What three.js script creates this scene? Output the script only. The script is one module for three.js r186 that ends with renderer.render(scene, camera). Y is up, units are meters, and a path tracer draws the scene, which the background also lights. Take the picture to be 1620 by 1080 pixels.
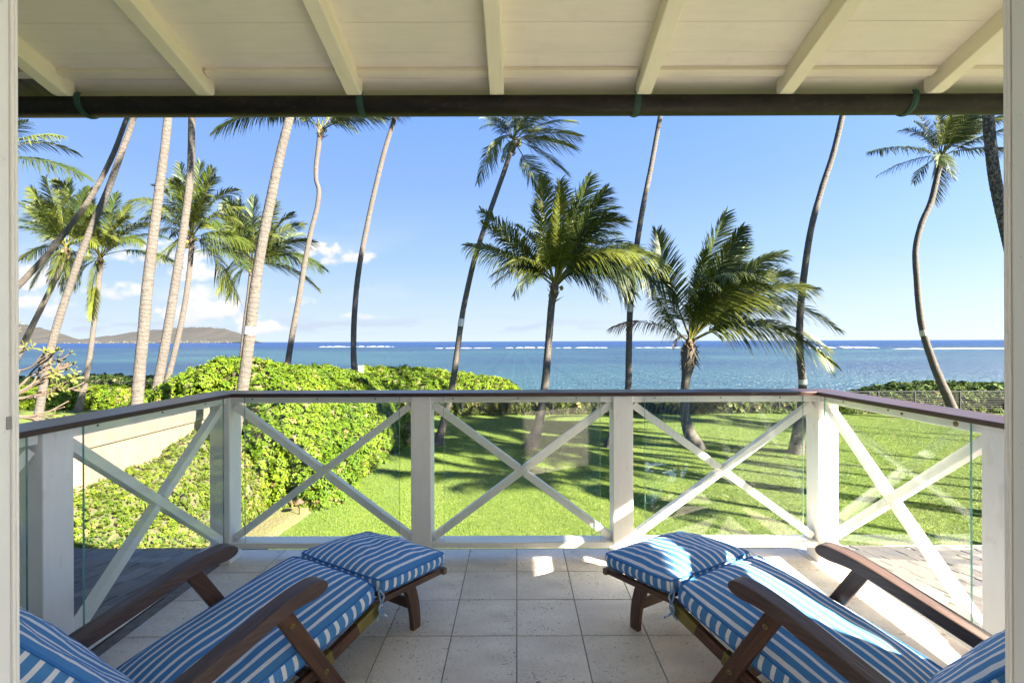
import * as THREE from 'three';
import { RoundedBoxGeometry } from 'three/addons/geometries/RoundedBoxGeometry.js';
import { mergeGeometries, mergeVertices } from 'three/addons/utils/BufferGeometryUtils.js';

// ------------------------------------------------------------------ camera, sky, sun, exposure
const scene = new THREE.Scene();
const EYE = 1.37, F = 742, CX = 818, CY = 540;             // eye height over the deck, focal length and principal point in photo pixels
const camera = new THREE.PerspectiveCamera(2 * Math.atan(540 / F) * 180 / Math.PI, 1620 / 1080, 0.05, 120000);
camera.position.set(0, EYE, 0);
camera.rotation.z = -0.0032;
camera.setViewOffset(1620, 1080, CX - 810 > 0 ? -8 : 0, 0, 1620, 1080);
camera.updateProjectionMatrix();
camera.updateMatrixWorld(true);
const renderer = new THREE.WebGLRenderer({ antialias: true });
renderer.toneMapping = THREE.LinearToneMapping;
const EXPOSURE = 10.2, SKY = 1 / 9.7;
renderer.toneMappingExposure = EXPOSURE;
renderer.shadowMap.enabled = true;
const SUN = new THREE.Vector3(1, 0.65, 0.62).normalize();
const sun = new THREE.DirectionalLight(new THREE.Color().setRGB(1, 0.9, 0.74), 4.4);
sun.name = 'sun';
sun.position.copy(SUN).multiplyScalar(60);
sun.castShadow = true;
sun.shadow.mapSize.set(4096, 4096);
Object.assign(sun.shadow.camera, { left: -45, right: 45, top: 45, bottom: -45, near: 1, far: 160 });
scene.add(sun, sun.target);

function mulberry(a) { return () => { a |= 0; a = a + 0x6D2B79F5 | 0; let t = Math.imul(a ^ a >>> 15, 1 | a); t = t + Math.imul(t ^ t >>> 7, 61 | t) ^ t; return ((t ^ t >>> 14) >>> 0) / 4294967296; }; }
const clamp = (x, a = 0, b = 1) => Math.min(b, Math.max(a, x)), lerp = (a, b, t) => a + (b - a) * t;
const smooth = (a, b, x) => { const t = clamp((x - a) / (b - a)); return t * t * (3 - 2 * t); };
function hash3(x, y, z) { let h = Math.imul(x | 0, 374761393) + Math.imul(y | 0, 668265263) + Math.imul(z | 0, 1274126177); h = Math.imul(h ^ h >>> 13, 1274126177); return ((h ^ h >>> 16) >>> 0) / 4294967296; }
function vnoise(x, y, z = 0, per = 0) {                     // value noise 0..1, optionally periodic in x and y
  const ix = Math.floor(x), iy = Math.floor(y), iz = Math.floor(z), fx = x - ix, fy = y - iy, fz = z - iz;
  const ux = fx * fx * (3 - 2 * fx), uy = fy * fy * (3 - 2 * fy), uz = fz * fz * (3 - 2 * fz);
  const w = per ? (v) => ((v % per) + per) % per : (v) => v;
  const c = (a, b, d) => hash3(w(ix + a), w(iy + b), iz + d);
  const p = (d) => lerp(lerp(c(0, 0, d), c(1, 0, d), ux), lerp(c(0, 1, d), c(1, 1, d), ux), uy);
  return fz === 0 ? p(0) : lerp(p(0), p(1), uz);
}
function fbm(x, y, z = 0, oct = 4, per = 0) { let s = 0, a = 0.5, t = 0; for (let i = 0; i < oct; i++) { s += a * vnoise(x, y, z + i * 17, per); t += a; a *= 0.5; x *= 2; y *= 2; per *= 2; } return s / t; }

// the sky: a clear afternoon gradient with low cumulus over the sea
{
  const W = 4096, H = 2048, data = new Float32Array(W * H * 4);
  const stops = [[-0.03, [0.70, 0.83, 0.95]], [0.0, [0.74, 0.86, 0.98]], [0.06, [0.63, 0.79, 0.99]], [0.16, [0.43, 0.65, 1.0]], [0.30, [0.295, 0.505, 1.0]], [0.44, [0.225, 0.43, 0.99]], [0.75, [0.23, 0.43, 0.97]], [1.0, [0.225, 0.42, 0.95]]];
  const clouds = [                                          // azimuth offset (tan), height (tan), half width, half height, strength
    [-0.66, 0.058, 0.075, 0.030, 1.25], [-0.53, 0.028, 0.05, 0.014, 0.7], [-0.385, 0.175, 0.06, 0.032, 1.1], [-1.03, 0.135, 0.06, 0.034, 1.0], [-1.0, 0.075, 0.06, 0.028, 0.9], [-0.76, 0.185, 0.07, 0.035, 0.9],
    [-0.70, 0.145, 0.05, 0.022, 0.8], [-0.86, 0.105, 0.05, 0.02, 0.6], [-0.90, 0.19, 0.07, 0.02, 0.55], [-0.68, 0.10, 0.05, 0.02, 0.6], [-0.47, 0.085, 0.03, 0.012, 0.35], [-0.35, 0.055, 0.05, 0.010, 0.5],
  ];
  for (let r = 0; r < H; r++) {
    const el = ((r + 0.5) / H - 0.5) * Math.PI, y = Math.sin(el), cy = Math.cos(el);
    let k = 0; while (k < stops.length - 2 && y > stops[k + 1][0]) k++;
    const t = clamp((y - stops[k][0]) / (stops[k + 1][0] - stops[k][0]));
    const base = [0, 1, 2].map((c) => lerp(stops[k][1][c], stops[k + 1][1][c], t));
    const near = y > -0.02 && y < 0.32;
    for (let c = 0; c < W; c++) {
      const az = ((c + 0.5) / W - 0.5) * 2 * Math.PI, x = Math.cos(az) * cy, z = Math.sin(az) * cy;
      const cs = x * SUN.x + y * SUN.y + z * SUN.z, glow = 1 + 1.1 * Math.exp(-(1 - cs) * 2.4);
      let R = base[0] * (0.55 + 0.45 * glow), G = base[1] * (0.6 + 0.4 * glow), B = base[2] * (0.7 + 0.3 * glow);
      R *= glow; G *= glow; B *= glow;
      if (near && z < -0.3) {
        const tx = x / -z, ty = y / Math.hypot(x, z) * Math.hypot(x, z) / -z;
        if (Math.abs(tx) < 1.9) {
          let a = 0, lit = 0;
          const n = fbm(tx * 26 + 40, ty * 44 + 9, 3, 6), n2 = fbm(tx * 70, ty * 110, 8, 4);
          for (const [ax, ay, aw, ah, st] of clouds) {
            const u = (tx - ax) / aw, v = (ty - ay) / (ty < ay ? ah * 0.55 : ah), d = u * u + v * v;
            if (d < 4) { const m = clamp((1.75 - d * 0.9) * 0.5 + (n - 0.5) * 2.6 + (n2 - 0.5) * 0.7, 0, 1) * clamp(2.2 - d * 0.7, 0, 1) * st; a = Math.max(a, smooth(0.08, 0.7, m)); lit = Math.max(lit, clamp(0.72 + v * 0.22 + (n - 0.45) * 0.6, 0.45, 1)); }
          }
          // thin grey bands low over the horizon
          const left = smooth(0.45, -0.1, tx), band = smooth(0.012, 0.03, ty) * smooth(0.062, 0.035, ty) * smooth(0.45, 0.62, fbm(tx * 13 + 3, ty * 75, 5, 5)) * 0.55 * left;
          const veil = smooth(0.0, 0.05, ty) * smooth(0.32, 0.1, ty) * smooth(0.46, 0.75, fbm(tx * 6 + 7, ty * 20, 11, 5)) * 0.45 * smooth(0.0, -0.5, tx);
          R = lerp(R, 0.60, band); G = lerp(G, 0.68, band); B = lerp(B, 0.83, band);
          R = lerp(R, 0.86, veil); G = lerp(G, 0.92, veil); B = lerp(B, 0.99, veil);
          const cl = [lerp(0.62, 1.02, lit), lerp(0.68, 1.02, lit), lerp(0.80, 1.03, lit)];
          R = lerp(R, cl[0], a); G = lerp(G, cl[1], a); B = lerp(B, cl[2], a);
        }
      }
      if (y < -0.02) { const f = smooth(-0.02, -0.3, y); R = lerp(R, 0.2, f); G = lerp(G, 0.28, f); B = lerp(B, 0.32, f); }
      const i = (r * W + c) * 4;
      data[i] = R * SKY; data[i + 1] = G * SKY; data[i + 2] = B * SKY; data[i + 3] = 1;
    }
  }
  const tex = new THREE.DataTexture(data, W, H, THREE.RGBAFormat, THREE.FloatType);
  tex.mapping = THREE.EquirectangularReflectionMapping; tex.magFilter = THREE.LinearFilter; tex.minFilter = THREE.LinearFilter; tex.needsUpdate = true;
  scene.background = tex; scene.environment = tex;
}

// ------------------------------------------------------------------ helpers
const V = (x, y, z) => new THREE.Vector3(x, y, z);
const LAWN = -2.73, SEA = -4.2;
const at = (px, py, d) => V((px - CX) / F * d, -(py - CY) / F * d, -d).applyQuaternion(camera.quaternion).add(camera.position);   // a point of the place, d metres in front of the eye
const used = new Map();
function numbered(name) { const n = used.get(name) ?? 0; used.set(name, n + 1); return n ? name + '_' + String(n).padStart(3, '0') : name; }
function tag(o, label, category, group) { o.userData.label = label; if (category) o.userData.category = category; if (group) o.userData.group = group; return o; }
function thing(name, label, category, pos = [0, 0, 0], turn = 0, group) { const o = new THREE.Group(); o.name = numbered(name); o.position.set(...pos); o.rotation.y = turn; tag(o, label, category, group); scene.add(o); return o; }
function part(name, geo, mat, parent) { const m = new THREE.Mesh(geo, mat); m.name = numbered(name); parent.add(m); return m; }
function struct(name, geo, mat, label) { const m = part(name, geo, mat, scene); m.userData.kind = 'structure'; if (label) m.userData.label = label; return m; }
function uvMetres(g, s = 1, ox = 0, oy = 0) {              // box mapping in metres; the long side of a piece runs along v
  g = g.index ? g.toNonIndexed() : g; g.computeBoundingBox();
  const sz = g.boundingBox.getSize(V()), p = g.attributes.position, n = g.attributes.normal, uv = new Float32Array(p.count * 2);
  for (let i = 0; i < p.count; i++) {
    const a = [Math.abs(n.getX(i)), Math.abs(n.getY(i)), Math.abs(n.getZ(i))], q = [p.getX(i), p.getY(i), p.getZ(i)], k = a.indexOf(Math.max(...a));
    let axes = [0, 1, 2].filter((j) => j !== k); const d = [sz.x, sz.y, sz.z]; if (d[axes[0]] > d[axes[1]]) axes = axes.reverse();
    uv[i * 2] = q[axes[0]] / s + ox; uv[i * 2 + 1] = q[axes[1]] / s + oy;
  }
  g.setAttribute('uv', new THREE.BufferAttribute(uv, 2)); return g;
}
let boxSeed = 0;
function box(w, h, d, x = 0, y = 0, z = 0, r = 0.004) { const g = uvMetres(new RoundedBoxGeometry(w, h, d, 1, Math.min(r, w / 3, h / 3, d / 3)), 1, (boxSeed += 0.377) % 1, (boxSeed * 1.7) % 1); g.translate(x, y, z); return g; }
function bar(a, b, w, h, up = V(0, 1, 0), r = 0.004, ext = 0) {  // a box from a to b, w across, h along up
  const d = b.clone().sub(a), L = d.length() + ext * 2; d.normalize();
  const g = box(w, h, L, 0, 0, 0, r), s = up.clone().cross(d).normalize(), u = d.clone().cross(s);
  g.applyMatrix4(new THREE.Matrix4().makeBasis(s, u, d).setPosition(a.clone().add(b).multiplyScalar(0.5))); return g;
}
function tex(w, h, fn, srgb = true) {                      // fn(x, y) -> [r, g, b] 0..1 (sRGB if srgb)
  const d = new Uint8Array(w * h * 4);
  for (let y = 0; y < h; y++) for (let x = 0; x < w; x++) { const c = fn(x / w, y / h), i = (y * w + x) * 4; d[i] = clamp(c[0]) * 255; d[i + 1] = clamp(c[1]) * 255; d[i + 2] = clamp(c[2]) * 255; d[i + 3] = 255; }
  const t = new THREE.DataTexture(d, w, h); t.wrapS = t.wrapT = THREE.RepeatWrapping; t.magFilter = THREE.LinearFilter; t.minFilter = THREE.LinearMipmapLinearFilter; t.generateMipmaps = true; if (srgb) t.colorSpace = THREE.SRGBColorSpace; t.needsUpdate = true; return t;
}
const toS = (v) => v <= 0.0031308 ? v * 12.92 : 1.055 * Math.pow(v, 1 / 2.4) - 0.055;
const lin = (r, g, b) => new THREE.Color().setRGB(r, g, b);
const std = (o) => new THREE.MeshStandardMaterial(o), phys = (o) => new THREE.MeshPhysicalMaterial(o);
const mixc = (a, b, t) => a.map((v, i) => lerp(v, b[i], t));
const colTex = (w, h, fn) => tex(w, h, (x, y) => fn(x, y).map(toS));

// ------------------------------------------------------------------ materials
const M = {};
{
  const paint = (c, seed, wear = 0.03) => colTex(512, 512, (x, y) => {
    const brush = fbm(x * 64, y * 6, seed, 3, 0), patch = fbm(x * 4, y * 4, seed + 5, 4, 4), speck = vnoise(x * 190, y * 190, seed + 9, 190);
    let k = 0.94 + (brush - 0.5) * 0.06 + (patch - 0.5) * 0.10; const s = speck > 0.982 ? 0.72 : 1, rub = smooth(0.66, 0.8, fbm(x * 22, y * 9, seed + 13, 4, 0)) * wear;
    return c.map((v, i) => v * k * s * (1 - rub * (1 + i * 0.25)));
  });
  const brushBump = tex(256, 256, (x, y) => { const b = fbm(x * 48, y * 5, 21, 3); return [b, b, b]; }, false);
  M.white = std({ map: paint([0.89, 0.86, 0.82], 1, 0.07), roughness: 0.55, bumpMap: brushBump, bumpScale: 0.0006 });
  M.cream = std({ map: paint([0.955, 0.865, 0.77], 2), roughness: 0.7, bumpMap: brushBump, bumpScale: 0.0006 });
  M.rafter = std({ map: paint([0.95, 0.855, 0.70], 3), roughness: 0.6, bumpMap: brushBump, bumpScale: 0.0006 });
  M.jamb = std({ map: paint([0.88, 0.88, 0.88], 4), roughness: 0.4 });
  const wood = (a, b, seed, s = 1) => colTex(512, 512, (x, y) => { const w = fbm(x * 3, y * 2, seed, 3) * 2.2, g = fbm(x * 70 * s + w * 6, y * 3.5, seed + 2, 4), f = fbm(x * 220, y * 8, seed + 4, 2); return mixc(a, b, clamp(g * 0.9 + f * 0.35 - 0.12)); });
  const grainBump = tex(512, 512, (x, y) => { const b = fbm(x * 150, y * 4, 31, 3); return [b, b, b]; }, false);
  M.cap = std({ map: wood([0.020, 0.010, 0.009], [0.075, 0.036, 0.028], 41), roughness: 0.32, bumpMap: grainBump, bumpScale: 0.0008 });
  M.teak = std({ map: wood([0.030, 0.013, 0.008], [0.15, 0.066, 0.034], 51), roughness: 0.5, bumpMap: grainBump, bumpScale: 0.001 });
  M.teakArm = std({ map: wood([0.042, 0.025, 0.022], [0.125, 0.078, 0.068], 57), roughness: 0.46, bumpMap: grainBump, bumpScale: 0.0012 });
  M.teakWorn = std({ map: wood([0.10, 0.065, 0.045], [0.24, 0.165, 0.115], 61), roughness: 0.65, bumpMap: grainBump, bumpScale: 0.001 });
  M.brass = std({ map: colTex(128, 128, (x, y) => mixc([0.16, 0.13, 0.035], [0.34, 0.27, 0.09], fbm(x * 6, y * 6, 71, 4, 6))), metalness: 0.55, roughness: 0.55 });
  M.steel = std({ color: lin(0.45, 0.43, 0.38), metalness: 0.9, roughness: 0.4 });
  M.rust = std({ color: lin(0.24, 0.11, 0.03), roughness: 0.9 });
  M.screw = std({ color: lin(0.10, 0.08, 0.07), metalness: 0.4, roughness: 0.6 });
  M.copper = std({ map: colTex(512, 256, (x, y) => { const n = fbm(x * 24, y * 12, 81, 5, 0), m = fbm(x * 90, y * 60, 83, 3); let c = mixc([0.007, 0.0055, 0.005], [0.028, 0.018, 0.014], clamp(n * 1.4 - 0.3)); if (m > 0.62) c = mixc(c, [0.050, 0.045, 0.034], (m - 0.62) * 2.2); return c; }), metalness: 0.35, roughness: 0.5 });
  M.patina = std({ map: colTex(128, 128, (x, y) => mixc([0.022, 0.055, 0.043], [0.055, 0.125, 0.10], fbm(x * 9, y * 9, 87, 4, 9))), metalness: 0.3, roughness: 0.7 });
  M.glass = phys({ color: lin(0.97, 0.99, 0.975), transmission: 1, roughness: 0.0, thickness: 0, ior: 1.5, metalness: 0 });
  M.glassEdge = phys({ color: lin(0.25, 0.55, 0.48), roughness: 0.15, transmission: 0.4, thickness: 0 });
  // travertine: a 1.22 m sheet; every tile takes its own quarter of it
  const pitted = (x, y) => { let p = 0; for (const [f, th, z] of [[190, 0.875, 3], [330, 0.91, 5], [95, 0.945, 7]]) { const zone = fbm(x * 6, y * 6, 12 + z, 3, 6); const v = vnoise(x * f, y * f * 1.4, z, 0); p = Math.max(p, smooth(th - (zone - 0.5) * 0.34, th + 0.08 - (zone - 0.5) * 0.3, v)); } return p; };
  const pits = new Map(); const pit = (x, y) => { const k = Math.round(x * 1024) * 2048 + Math.round(y * 1024); if (!pits.has(k)) pits.set(k, pitted(x, y)); return pits.get(k); };
  M.tile = std({
    map: colTex(1024, 1024, (x, y) => { const n = fbm(x * 7, y * 16, 91, 5), f = fbm(x * 120, y * 120, 93, 2); let c = mixc([0.64, 0.59, 0.53], [0.80, 0.755, 0.69], clamp(n * 1.5 - 0.25)); c = c.map((v) => v * (0.93 + f * 0.14)); return mixc(c, [0.15, 0.125, 0.10], pit(x, y) * 0.8); }),
    bumpMap: tex(1024, 1024, (x, y) => { const v = 0.8 + fbm(x * 60, y * 60, 95, 2) * 0.15 - pit(x, y) * 0.8; return [v, v, v]; }, false), bumpScale: 0.002, roughness: 0.62,
  });
  M.grout = std({ map: colTex(256, 256, (x, y) => mixc([0.15, 0.13, 0.11], [0.32, 0.285, 0.245], fbm(x * 40, y * 40, 97, 3, 40))), roughness: 0.95 });
  M.shingle = [0, 1, 2].map((k) => std({ map: wood([[0.0462, 0.0437, 0.0462], [0.0672, 0.0588, 0.0546], [0.1008, 0.0907, 0.084]][k], [[0.1176, 0.1109, 0.1134], [0.1428, 0.126, 0.1159], [0.2016, 0.189, 0.1764]][k], 101 + k), roughness: 0.9, bumpMap: grainBump, bumpScale: 0.003 }));
  // striped canvas: one period of the stripe across u
  M.fabric = phys({ map: colTex(512, 256, (x, y) => { const s = smooth(0.0, 0.012, x) * smooth(0.345, 0.333, x), w = 0.9 + 0.1 * vnoise(x * 60, y * 300, 5) + 0.08 * (fbm(x * 8, y * 12, 8, 3) - 0.5); return mixc([0.070, 0.245, 0.52], [0.80, 0.80, 0.82], s).map((v) => v * w); }), roughness: 0.85, sheen: 0.25, sheenRoughness: 0.6, bumpMap: tex(128, 128, (x, y) => { const v = vnoise(x * 64, y * 128, 3, 0); return [v, v, v]; }, false), bumpScale: 0.0006 });
  M.piping = std({ color: lin(0.030, 0.16, 0.45), roughness: 0.9 });
  M.palmTrunk = std({
    map: colTex(256, 1024, (x, y) => { const q = fbm(x * 8, y * 30, 110, 3), ring = fbm(x * 9 + q, y * 60 + q * 2, 111, 3, 0), vert = fbm(x * 90, y * 60, 113, 4), blotch = fbm(x * 6, y * 9, 117, 5); let c = mixc([0.0385, 0.0326, 0.0274], [0.122, 0.1072, 0.0902], clamp(ring * 0.6 + vert * 0.65 - 0.16)); return mixc(c, [0.063, 0.0554, 0.0487], clamp(blotch * 1.9 - 0.8)); }),
    bumpMap: tex(256, 1024, (x, y) => { const s = (y * 22 + fbm(x * 4, y * 10, 119, 2) * 0.9) % 1, v = 0.5 + 0.35 * s + 0.25 * (fbm(x * 30, y * 60, 121, 3) - 0.5); return [v, v, v]; }, false), bumpScale: 0.045, roughness: 0.95,
  });
  M.palmTrunkSpeckled = std({ map: colTex(256, 512, (x, y) => { const n = fbm(x * 26, y * 60, 131, 4), m = fbm(x * 60, y * 120, 133, 3); return mixc([0.0222, 0.02, 0.0185], [0.1404, 0.1257, 0.1072], smooth(0.42, 0.66, n * 0.6 + m * 0.4)); }), bumpMap: tex(256, 512, (x, y) => { const v = fbm(x * 40, y * 90, 135, 4); return [v, v, v]; }, false), bumpScale: 0.03, roughness: 0.95 });
  M.frond = phys({ vertexColors: true, color: lin(1, 1, 1), roughness: 0.45, specularIntensity: 0.75, transmission: 0.16, thickness: 0, ior: 1.4 });
  M.rachis = std({ vertexColors: true, roughness: 0.5 });
  M.boot = std({ map: colTex(128, 128, (x, y) => mixc([0.045, 0.03, 0.018], [0.16, 0.11, 0.06], fbm(x * 10, y * 26, 141, 4))), roughness: 0.95 });
  M.coconut = std({ map: colTex(64, 64, (x, y) => mixc([0.07, 0.085, 0.016], [0.19, 0.17, 0.04], fbm(x * 5, y * 5, 143, 3, 5))), roughness: 0.55 });
  M.band = std({ color: lin(0.42, 0.42, 0.42), metalness: 0.6, roughness: 0.42 });
  M.leaf = phys({ color: lin(1, 1, 1), roughness: 0.58, specularIntensity: 0.4, transmission: 0.28, thickness: 0, ior: 1.4 });
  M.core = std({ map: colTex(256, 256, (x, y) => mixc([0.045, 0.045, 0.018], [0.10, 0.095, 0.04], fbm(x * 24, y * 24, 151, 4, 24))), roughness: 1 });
  M.grass = std({
    vertexColors: true, map: colTex(1024, 1024, (x, y) => { const f = vnoise(x * 130, y * 130, 161, 130) * 0.7 + vnoise(x * 400, y * 400, 162, 400) * 0.3, g = fbm(x * 60, y * 60, 163, 3, 60), h = fbm(x * 9, y * 9, 165, 4, 9); const k = clamp(f * 0.55 + g * 0.5 + (h - 0.5) * 0.7 - 0.08); let c = mixc([0.0554, 0.0887, 0.0044], [0.1294, 0.1663, 0.0118], k); if (vnoise(x * 300, y * 300, 167, 300) > 0.93) c = mixc(c, [0.22, 0.20, 0.07], 0.6); return c; }),
    bumpMap: tex(512, 512, (x, y) => { const v = vnoise(x * 256, y * 256, 171, 256) * 0.7 + fbm(x * 40, y * 40, 173, 3, 40) * 0.3; return [v, v, v]; }, false), bumpScale: 0.03, roughness: 0.9,
  });
  M.mulch = std({ map: colTex(512, 512, (x, y) => { const f = fbm(x * 80, y * 80, 181, 4, 80), h = fbm(x * 8, y * 8, 183, 3, 8); return mixc(mixc([0.07, 0.058, 0.024], [0.20, 0.17, 0.075], f), [0.12, 0.135, 0.022], clamp(h * 1.6 - 0.6)); }), bumpMap: tex(256, 256, (x, y) => { const v = fbm(x * 60, y * 60, 185, 3, 60); return [v, v, v]; }, false), bumpScale: 0.03, roughness: 1 });
  M.sand = std({ map: colTex(256, 256, (x, y) => mixc([0.2218, 0.1848, 0.1257], [0.2957, 0.2587, 0.1922], fbm(x * 20, y * 20, 191, 4, 20))), roughness: 1 });
  M.wall = std({ map: colTex(512, 512, (x, y) => { const n = fbm(x * 6, y * 6, 201, 5, 6), f = vnoise(x * 160, y * 160, 203, 160); return mixc([0.1628, 0.1302, 0.081], [0.198, 0.1654, 0.11], n).map((v) => v * (0.95 + f * 0.07)); }), bumpMap: tex(256, 256, (x, y) => { const v = fbm(x * 60, y * 60, 205, 3, 60); return [v, v, v]; }, false), bumpScale: 0.004, roughness: 0.95 });
  M.coping = std({ map: colTex(256, 256, (x, y) => mixc([0.1109, 0.0813, 0.0665], [0.1626, 0.1257, 0.1072], fbm(x * 12, y * 12, 207, 5, 12))), roughness: 0.9 });
  M.iron = std({ color: lin(0.018, 0.020, 0.022), metalness: 0.3, roughness: 0.55 });
  M.bark = std({ map: colTex(128, 256, (x, y) => mixc([0.10, 0.08, 0.065], [0.24, 0.20, 0.165], fbm(x * 10, y * 20, 211, 4))), roughness: 0.95 });
  M.house = std({ map: paint([0.82, 0.80, 0.76], 6), roughness: 0.8 });
  M.room = std({ color: lin(0.84, 0.82, 0.79), roughness: 0.9 });
  M.carpet = std({ map: colTex(128, 128, (x, y) => mixc([0.26, 0.24, 0.21], [0.34, 0.31, 0.28], fbm(x * 24, y * 24, 215, 3, 24))), roughness: 1 });
  M.roofing = std({ map: wood([0.10, 0.09, 0.08], [0.28, 0.25, 0.22], 221), roughness: 0.95 });
}

// ------------------------------------------------------------------ ground, beach, sea, far hill
function gridSheet(xs, zs, hgt, col, uvs = 1) {
  const nx = xs.length, nz = zs.length, p = [], c = [], uv = [], idx = [];
  for (let j = 0; j < nz; j++) for (let i = 0; i < nx; i++) { p.push(xs[i], hgt(xs[i], zs[j]), zs[j]); uv.push(xs[i] / uvs, zs[j] / uvs); if (col) c.push(...col(xs[i], zs[j])); }
  for (let j = 0; j < nz - 1; j++) for (let i = 0; i < nx - 1; i++) { const a = j * nx + i; idx.push(a, a + nx, a + 1, a + 1, a + nx, a + nx + 1); }
  const g = new THREE.BufferGeometry(); g.setAttribute('position', new THREE.Float32BufferAttribute(p, 3)); g.setAttribute('uv', new THREE.Float32BufferAttribute(uv, 2)); if (col) g.setAttribute('color', new THREE.Float32BufferAttribute(c, 3)); g.setIndex(idx); g.computeVertexNormals(); return g;
}
const range = (a, b, n) => Array.from({ length: n + 1 }, (_, i) => a + (b - a) * i / n);
struct('lawn', gridSheet(range(-70, 60, 130), range(12, -31, 86), (x, z) => LAWN + (fbm(x * 0.22, z * 0.22, 4, 3) - 0.5) * 0.14, (x, z) => { const a = fbm(x * 0.16, z * 0.16, 8, 4), b = fbm(x * 0.8 + 9, z * 0.8, 12, 3), k = 0.78 + a * 0.36 + (b - 0.5) * 0.22; return [k * (0.92 + b * 0.16), k, k * 0.95]; }, 4), M.grass);
{
  const r = mulberry(99), p = [], idx = []; for (let k = 0; k < 9; k++) { const a = r() * 6.28, x = Math.cos(r() * 6.28) * 0.05 * r(), z = Math.sin(r() * 6.28) * 0.05 * r(), h = 0.022 + r() * 0.022, o = p.length / 3; p.push(x - Math.cos(a) * 0.0035, 0, z - Math.sin(a) * 0.0035, x + Math.cos(a) * 0.0035, 0, z + Math.sin(a) * 0.0035, x + (r() - 0.5) * 0.04, h, z + (r() - 0.5) * 0.04); idx.push(o, o + 1, o + 2); }
  const g = new THREE.BufferGeometry(); g.setAttribute('position', new THREE.Float32BufferAttribute(p, 3)); g.setIndex(idx); g.computeVertexNormals();
  const N = 170000, inst = new THREE.InstancedMesh(g, phys({ color: lin(1, 1, 1), roughness: 0.6, transmission: 0.25, thickness: 0 }), N), m = new THREE.Matrix4();
  for (let i = 0; i < N; i++) { const d = 9.2 + 17.5 * Math.pow(r(), 0.9), x0 = -4.95, x1 = d * 1.1, x = lerp(x0, x1, r()), z = -d, sc = 0.8 + r() * 0.7; m.makeRotationY(r() * 6.28).scale(V(sc, sc, sc)); m.setPosition(x, LAWN + (fbm(x * 0.22, z * 0.22, 4, 3) - 0.5) * 0.14 - 0.012, z); inst.setMatrixAt(i, m); const t = clamp(fbm(x * 0.5, z * 0.5, 21, 3) * 1.3 - 0.15 + (r() - 0.5) * 0.5); const dry = smooth(0.58, 0.78, fbm(x * 0.9 + 4, z * 0.9, 33, 4)) * 0.35 + (r() < 0.04 ? 0.5 : 0); inst.setColorAt(i, lin(...mixc(mixc([0.080, 0.146, 0.004], [0.122, 0.192, 0.007], t), [0.15, 0.14, 0.03], dry * 0.4))); }
  inst.name = 'grass'; inst.userData = { kind: 'stuff', label: 'short green lawn grass between the railing and the low hedge', category: 'grass' }; scene.add(inst);
}
{
  const bed = gridSheet(range(-7.75, -4.85, 12), range(-4, -22, 60), (x, z) => LAWN + 0.085 + (fbm(x * 2, z * 2, 5, 3) - 0.5) * 0.06, null, 1.5), p = bed.attributes.position;
  for (let i = 0; i < p.count; i++) if (p.getX(i) > -4.9) { p.setX(i, -5.0 + (fbm(0, p.getZ(i) * 0.7, 3, 3) - 0.5) * 0.5); p.setY(i, LAWN - 0.02); }
  bed.computeVertexNormals();
  struct('flower_bed', bed, M.mulch);
}
struct('beach', gridSheet(range(-140, 140, 70), range(-30.6, -46, 12), (x, z) => lerp(LAWN - 0.06, SEA - 0.25, clamp((-z - 30.6) / 13)) + (fbm(x * 0.3, z * 0.3, 6, 3) - 0.5) * 0.12, null, 3), M.sand);
{
  // one sheet out to the horizon, rows spaced by the logarithm of distance
  const rows = range(Math.log(24), Math.log(60000), 150).map((v) => -Math.exp(v)), n = 90, p = [], c = [], uv = [], idx = [];
  for (const z of rows) for (let i = 0; i <= n; i++) {
    const x = (i / n - 0.5) * 2 * Math.max(160, -z * 2.6), d = -z; p.push(x, SEA, z); uv.push(x / 13, z / 7);
    const reef = 430 + (fbm(x * 0.006, 1, 3, 3) - 0.5) * 90;
    const patch = fbm(x * 0.012 + 5, z * 0.02, 7, 4), fine = fbm(x * 0.05, z * 0.08, 9, 3), sandy = clamp(patch * 2.6 - 0.85 + (fine - 0.5) * 0.7) * smooth(reef - 20, reef - 160, d);
    let col = mixc([0.0081, 0.0296, 0.0628], [0.0222, 0.0628, 0.0798], sandy);
    col = mixc(col, [0.0134, 0.0353, 0.0588], smooth(reef - 110, reef - 30, d) * 0.55);
    col = mixc(col, [0.0025, 0.0218, 0.0882], smooth(reef, reef + 40, d));
    c.push(...col);
  }
  for (let j = 0; j < rows.length - 1; j++) for (let i = 0; i < n; i++) { const a = j * (n + 1) + i; idx.push(a, a + 1, a + n + 1, a + 1, a + n + 2, a + n + 1); }
  const g = new THREE.BufferGeometry(); g.setAttribute('position', new THREE.Float32BufferAttribute(p, 3)); g.setAttribute('uv', new THREE.Float32BufferAttribute(uv, 2)); g.setAttribute('color', new THREE.Float32BufferAttribute(c, 3)); g.setIndex(idx); g.computeVertexNormals();
  const waves = tex(1024, 1024, (x, y) => { const q = fbm(x * 6, y * 6, 229, 3, 6), a = fbm(x * 14 + q * 0.9, y * 20, 231, 5, 0), seam = 0; const b = fbm(x * 8 + q, y * 8 + q, 233, 5, 8), c = 1 - Math.abs(fbm(x * 20 + q * 2, y * 20, 235, 4, 20) * 2 - 1); const v = b * 0.6 + c * 0.4; return [v, v, v]; }, false);
  struct('sea', g, phys({ vertexColors: true, roughness: 0.28, ior: 1.33, specularIntensity: 0.75, bumpMap: waves, bumpScale: 1.15 }));
}
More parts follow.
